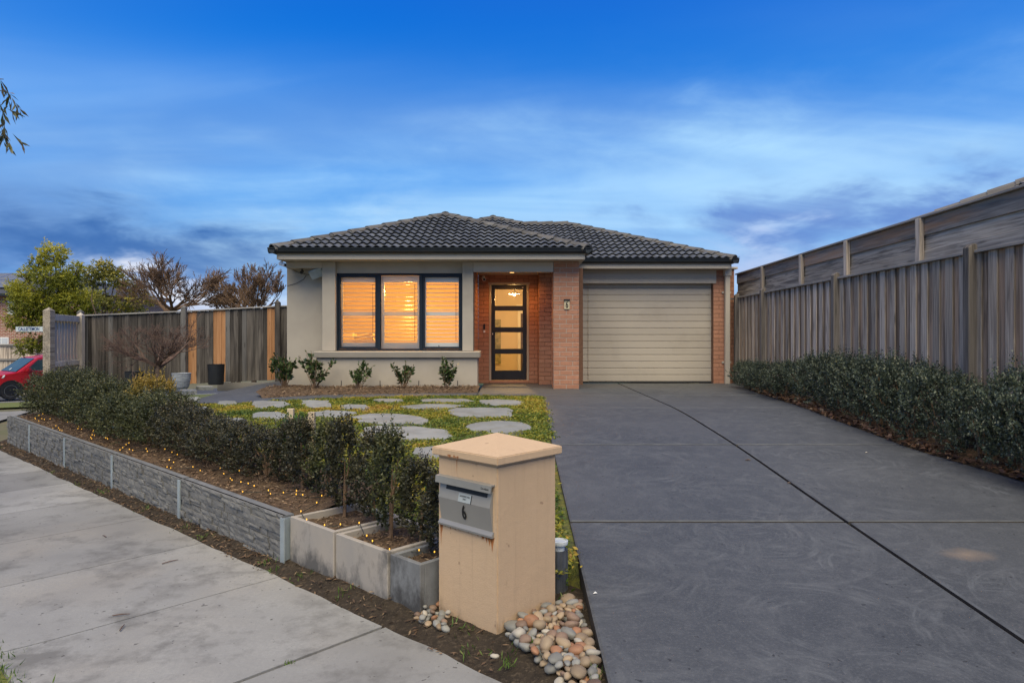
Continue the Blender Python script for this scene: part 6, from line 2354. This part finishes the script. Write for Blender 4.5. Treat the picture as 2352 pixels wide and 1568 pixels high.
# twigs and litter on the paving
tw = [(xy(.62, -.45), .05, 'short dry twig on the footpath near the planters', .9), (xy(-.1, -.95), .04, 'thin dark twig beside the footpath joint', .3), (xy(-.28, -1.0), .035, 'small bent twig on the footpath slab', 1.8),
      (xy(1.6, -.55), .03, 'tiny dark twig on a middle footpath slab', 2.5)]
for (x, y), L, lab, a in tw:
    z = zfoot(us(x, y)[0]) + .004
    tag(MB().tube([(x - math.cos(a) * L, y - math.sin(a) * L, z), (x, y, z + .003), (x + math.cos(a) * L, y + math.sin(a) * L, z)], [.003, .0035, .002], 5).build('twig', M['twig']), lab, 'twig')
for lab, px, py, r_, m_ in (('white scrap of paper on the driveway beside the pebbles', 1367, 1364, .011, 'white'), ('dry brown leaf lying at the driveway joint', 1718, 1057, .03, 'bark'),
                            ('dark twisted leaf in the long driveway joint', 1812, 1110, .018, 'bark'), ('small pale leaf near the driveway hedge', 1990, 1040, .014, 'pal_pale')):
    x, y, z = unproj(px, py, lambda a, b: zd(b))
    mb = MB().add([(x - r_, y - r_ * .3, z + .004), (x, y - r_ * .55, z + .008), (x + r_, y + r_ * .1, z + .005), (x + r_ * .3, y + r_ * .6, z + .012), (x - r_ * .6, y + r_ * .45, z + .006), (x, y, z + .014)],
                  [(0, 1, 5), (1, 2, 5), (2, 3, 5), (3, 4, 5), (4, 0, 5)])
    tag(mb.build('scrap' if 'paper' in lab else 'fallen_leaf', M[m_]), lab, 'scrap' if 'paper' in lab else 'leaf')

# ---------------------------------------------------------------- far left: street sign, car, fence, brick house
sg = thing('street_sign', 'white street name plate with blue letters beside the pointed fence post', 'street sign', (-14.86, 22, zout(-14.86, 22)))
X0, X1 = (37 - CX) / F * 22, (119 - CX) / F * 22
Z1, Z0 = EYE + (HY - 750) * 22 / F, EYE + (HY - 761.5) * 22 / F
MB().box(X0, X1, 21.98, 22.0, Z0, Z1).build('plate', M['signwhite'], sg)
MB().tube([(X1 - .03, 22.03, zout(-14.86, 22) - .3), (X1 - .03, 22.03, Z1 + .05)], .03, 10).build('pole', M['galv'], sg)
text_mesh('CALLISTEMON', .158, M['signblue'], 'lettering', .66, .002, sg, Matrix.Translation((X0 + .425, 21.977, (Z0 + Z1) / 2)) @ Matrix.Rotation(R(90), 4, 'X'), .003)
text_mesh('ST', .065, M['signblue'], 'lettering', .7, .002, sg, Matrix.Translation((X0 + .885, 21.977, (Z0 + Z1) / 2 + .02)) @ Matrix.Rotation(R(90), 4, 'X'))
MB().lathe([(.028, 0), (.028, .003)], (0, 0, 0), 12).build('emblem', M['signyellow'], sg).matrix_local = Matrix.Translation((X0 + 1.0, 21.975, (Z0 + Z1) / 2)) @ Matrix.Rotation(R(90), 4, 'X')


def car():
    t = proto('parked_car', 'red boxy hatchback parked in the side street behind the hedge', 'car')
    W = .9
    # side profiles, x forward; body then cabin; width narrows at the ends and toward the roof

    def loft(prof, name, mat, ys=(-1, -.93, .93, 1), sh=(.955, 1, 1, .955), tumble=0.0, zt=1.0):
        n = len(prof); v = []
        zc_ = sum(p[1] for p in prof) / n; xc_ = sum(p[0] for p in prof) / n
        for yk, s_ in zip(ys, sh):
            for (x, z) in prof:
                yy = yk * W * (1 - tumble * max(0, z - zt)) * (1 - .05 * max(0, abs(x) - 1.5) ** 2)
                v.append((xc_ + (x - xc_) * s_, yy, zc_ + (z - zc_) * s_))
        f = [tuple(range(n - 1, -1, -1)), tuple(range(3 * n, 4 * n))]
        for k in range(3):
            f += [(k * n + i, k * n + (i + 1) % n, (k + 1) * n + (i + 1) % n, (k + 1) * n + i) for i in range(n)]
        return MB().add(v, f).build(name, mat, t, bevel=.02, segs=2)
    body = [(2.02, .30), (2.06, .55), (1.98, .78), (1.80, .92), (1.15, 1.03), (-1.95, 1.05), (-2.05, .8), (-2.05, .35), (-1.7, .25), (1.7, .24)]
    b = loft(body, 'body', M['red'])
    cab = [(1.15, 1.0), (.45, 1.55), (-.2, 1.63), (-1.7, 1.60), (-1.95, 1.0)]
    c = loft(cab, 'cabin', M['red'], tumble=.22, zt=1.0)

    def side(xz, yk, z_to_y):
        return [(x, yk * z_to_y(z), z) for x, z in xz]
    yw = lambda z: W * (1 - .22 * max(0, z - 1.0)) + .004
    for yk in (-1, 1):
        for nm, xz in (('side_window', [(.86, 1.07), (.42, 1.47), (-.25, 1.52), (-.25, 1.07)]), ('side_window', [(-.33, 1.07), (-.33, 1.52), (-1.55, 1.5), (-1.65, 1.09)])):
            MB().add(side(xz, yk, yw), [tuple(range(len(xz)))]).build(nm, M['carglass'], c)
        for nm, x in (('wheel', 1.32), ('wheel', -1.35)):
            w_ = bpy.data.objects.new(nm, None); link(w_, t)
            w_.location = (x, yk * .80, .335)
            prof = [(.20, -.10), (.31, -.105), (.335, -.07), (.335, .07), (.31, .105), (.20, .10)]
            o = MB().lathe(prof, (0, 0, 0), 24).build('tyre', M['rubber'], w_); o.rotation_euler = (R(90), 0, 0)
            rm_ = MB().lathe([(.02, .09), (.06, .10), (.075, .07)], (0, 0, 0), 20).lathe([(.185, .06), (.205, .104), (.215, .104)], (0, 0, 0), 24, cap=False)
            for q in range(5):
                a = 2 * math.pi * q / 5
                rm_.obox((math.cos(a) * .13, math.sin(a) * .13, .085), Vector((math.cos(a) * .075, math.sin(a) * .075, 0)), Vector((-math.sin(a) * .024, math.cos(a) * .024, 0)), (0, 0, .012))
            o = rm_.build('rim', M['chrome'], w_); o.rotation_euler = (R(-90) * yk, 0, 0)
            arch = MB()
            for q in range(14):
                a0, a1_ = math.pi * (q / 14), math.pi * ((q + 1) / 14)
                for r0, r1 in ((.0, .40),):
                    arch.add([(x + r0, yk * (W + .003), .335), (x + math.cos(a0) * r1, yk * (W + .003), .335 + math.sin(a0) * r1), (x + math.cos(a1_) * r1, yk * (W + .003), .335 + math.sin(a1_) * r1)], [(0, 1, 2)])
            arch.box(x - .4, x + .4, yk * (W + .001) - .001, yk * (W + .001) + .001, .2, .335)
            arch.build('wheel_arch', M['black'], b)
        # headlight wraps the corner
        MB().add([(1.99, yk * .52, .74), (1.90, yk * .80, .76), (1.55, yk * .915, .84), (1.50, yk * .915, .93), (1.80, yk * .78, .925), (1.93, yk * .55, .88)], [(0, 1, 2, 3, 4, 5)]).build('headlight', M['lens'], b)
        MB().obox((.78, yk * 1.02, 1.10), (.07, .02 * yk, 0), (0, .10, 0), (0, 0, .07)).build('mirror', M['red'], t, bevel=.03, segs=2)
        MB().obox((-.6, yk * .66, 1.66), (.8, 0, 0), (0, .02, 0), (0, 0, .018)).build('roof_rail', M['chrome'], t)
        MB().obox((-.28, yk * (W + .006), .87), (.09, 0, 0), (0, .012, 0), (0, 0, .015)).build('door_handle', M['chrome'], t)
    ws = [(1.13, -.80, 1.04), (1.13, .80, 1.04), (.50, .70, 1.525), (.50, -.70, 1.525)]
    nrm_ = Vector((.55, 0, .66)).normalized() * .012
    MB().add([Vector(p) + nrm_ for p in ws], [(0, 1, 2, 3)]).build('windscreen', M['carglass'], c)
    st = MB().add([Vector(p) + nrm_ * 1.5 for p in ((1.08, -.1, 1.08), (1.08, .02, 1.08), (1.0, .02, 1.15), (1.0, -.1, 1.15))], [(0, 1, 2, 3)])
    st.build('registration_sticker', M['signwhite'], c)
    MB().box(2.02, 2.075, -.5, .5, .34, .5).build('grille', M['black'], b)
    MB().box(2.06, 2.08, -.19, .19, .52, .63).build('number_plate', M['signwhite'], b)
    MB().box(.5, 1.14, -.78, .78, .98, 1.035).build('wiper_cowl', M['black'], c)
    return t


c_ = car()
fw = ((23 - CX) / F * 25.5, 25.5)            # front wheel nearest us
yaw = R(180 + 53)
lx, ly = 1.32, .80                            # its place in the car: left side faces us
ca, sa = math.cos(yaw), math.sin(yaw)
c_.location = (fw[0] - (lx * ca - ly * sa), fw[1] - (lx * sa + ly * ca), EYE - (918 - HY) * 25.5 / F)
c_.rotation_euler = (0, 0, yaw)

# far paling fence across the side street
ff_ = thing('paling_fence', 'low brown paling fence with rails across the side street behind the red car', 'fence', (-26, 33, -1.6))
mb = MB()
zt_ = EYE - (792 - HY) * 33 / F
x = -31.5
r6 = random.Random(2)
while x < -21.5:
    mb.box(x, x + .094, 33 + r6.uniform(0, .02), 33.02 + r6.uniform(0, .01), -2.2, zt_ + r6.uniform(-.02, .02)); x += .1
stuff(mb.build('palings', M['pal'], ff_))
for z in (zt_ - .05, zt_ - .75, zt_ - 1.5):
    MB().box(-31.5, -21.5, 32.94, 32.99, z, z + .09).build('rail', M['plank_x'], ff_)
for x in (-30.1, -27.7, -25.3, -22.9):
    MB().box(x - .06, x + .06, 32.9, 32.99, -2.2, zt_ + .02).build('post', M['post'], ff_)

# two storey brick house
bh = thing('brick_house', 'two storey red brick house with solar panels on its dark roof', 'house', (-30, 42, -1.8))
hx0, hx1, hy0, hy1 = -40, -23.3, 38, 46
he = EYE + (HY - 676) * 38 / F
MB().box(hx0, hx1, hy0, hy1, -2.6, he - .02).build('wall', M['farbrick'], bh)
ov = .45
c0 = [Vector((hx0 - ov, hy0 - ov, he)), Vector((hx1 + ov, hy0 - ov, he)), Vector((hx1 + ov, hy1 + ov, he)), Vector((hx0 - ov, hy1 + ov, he))]
hw2 = (hy1 - hy0) / 2 + ov
t1, t2 = Vector((c0[0].x + hw2, c0[0].y + hw2, he + .34 * hw2)), Vector((c0[1].x - hw2, c0[1].y + hw2, he + .34 * hw2))
br = MB().add([*c0, t1, t2], [(0, 1, 5, 4), (1, 2, 5), (2, 3, 4, 5), (3, 0, 4), (3, 2, 1, 0)]).build('roof', M['fartile'], bh)
MB().box(c0[0].x, c0[1].x, c0[0].y - .12, c0[0].y, he - .12, he + .02).build('gutter', M['gutter'], bh)
# panels, two rows, on the front slope
an = math.atan(.34); cy, sy = math.cos(an), math.sin(an)
for row in range(2):
    for k in range(5):
        px_ = -33.6 + 1.06 * k
        t_ = 1.0 + row * 1.72
        b0 = Vector((px_ + .5, c0[0].y + (t_ + .82) * cy, he + (t_ + .82) * sy + .10))
        sp_ = MB().obox(b0, (.5, 0, 0), (0, .82 * cy, .82 * sy), (0, -.02 * sy, .02 * cy)).build('solar_panel', M['solar'], br)
        gl_ = MB()
        for xx_ in (-.5, 0, .5):
            gl_.obox(b0 + Vector((xx_, -.024 * sy, .024 * cy)), (.014, 0, 0), (0, .82 * cy, .82 * sy), (0, -.003 * sy, .003 * cy))
        for tt in (-.82, 0, .82):
            gl_.obox(b0 + Vector((0, tt * cy - .024 * sy, tt * sy + .024 * cy)), (.5, 0, 0), (0, .014 * cy, .014 * sy), (0, -.003 * sy, .003 * cy))
        gl_.build('frame_grid', M['chrome'], sp_)
for (pa, pb, ya, yb) in ((19, 36, 691, 722), (-12, 21, 774, 790), (-60, -30, 691, 722)):
    xa, xb = (pa - CX) / F * 38, (pb - CX) / F * 38
    za, zb_ = EYE + (HY - yb) * 38 / F, EYE + (HY - ya) * 38 / F
    wdw = MB().box(xa, xb, 37.95, 38.05, za, zb_).build('window', M['white'], bh)
    xm = (xa + xb) / 2
    MB().box(xa + .05, xm - .025, 37.94, 37.96, za + .05, zb_ - .05).build('pane', M['curtain'], wdw)
    MB().box(xm + .025, xb - .05, 37.94, 37.96, za + .05, zb_ - .05).build('pane', M['curtain'], wdw)
bpy.context.view_layer.update()
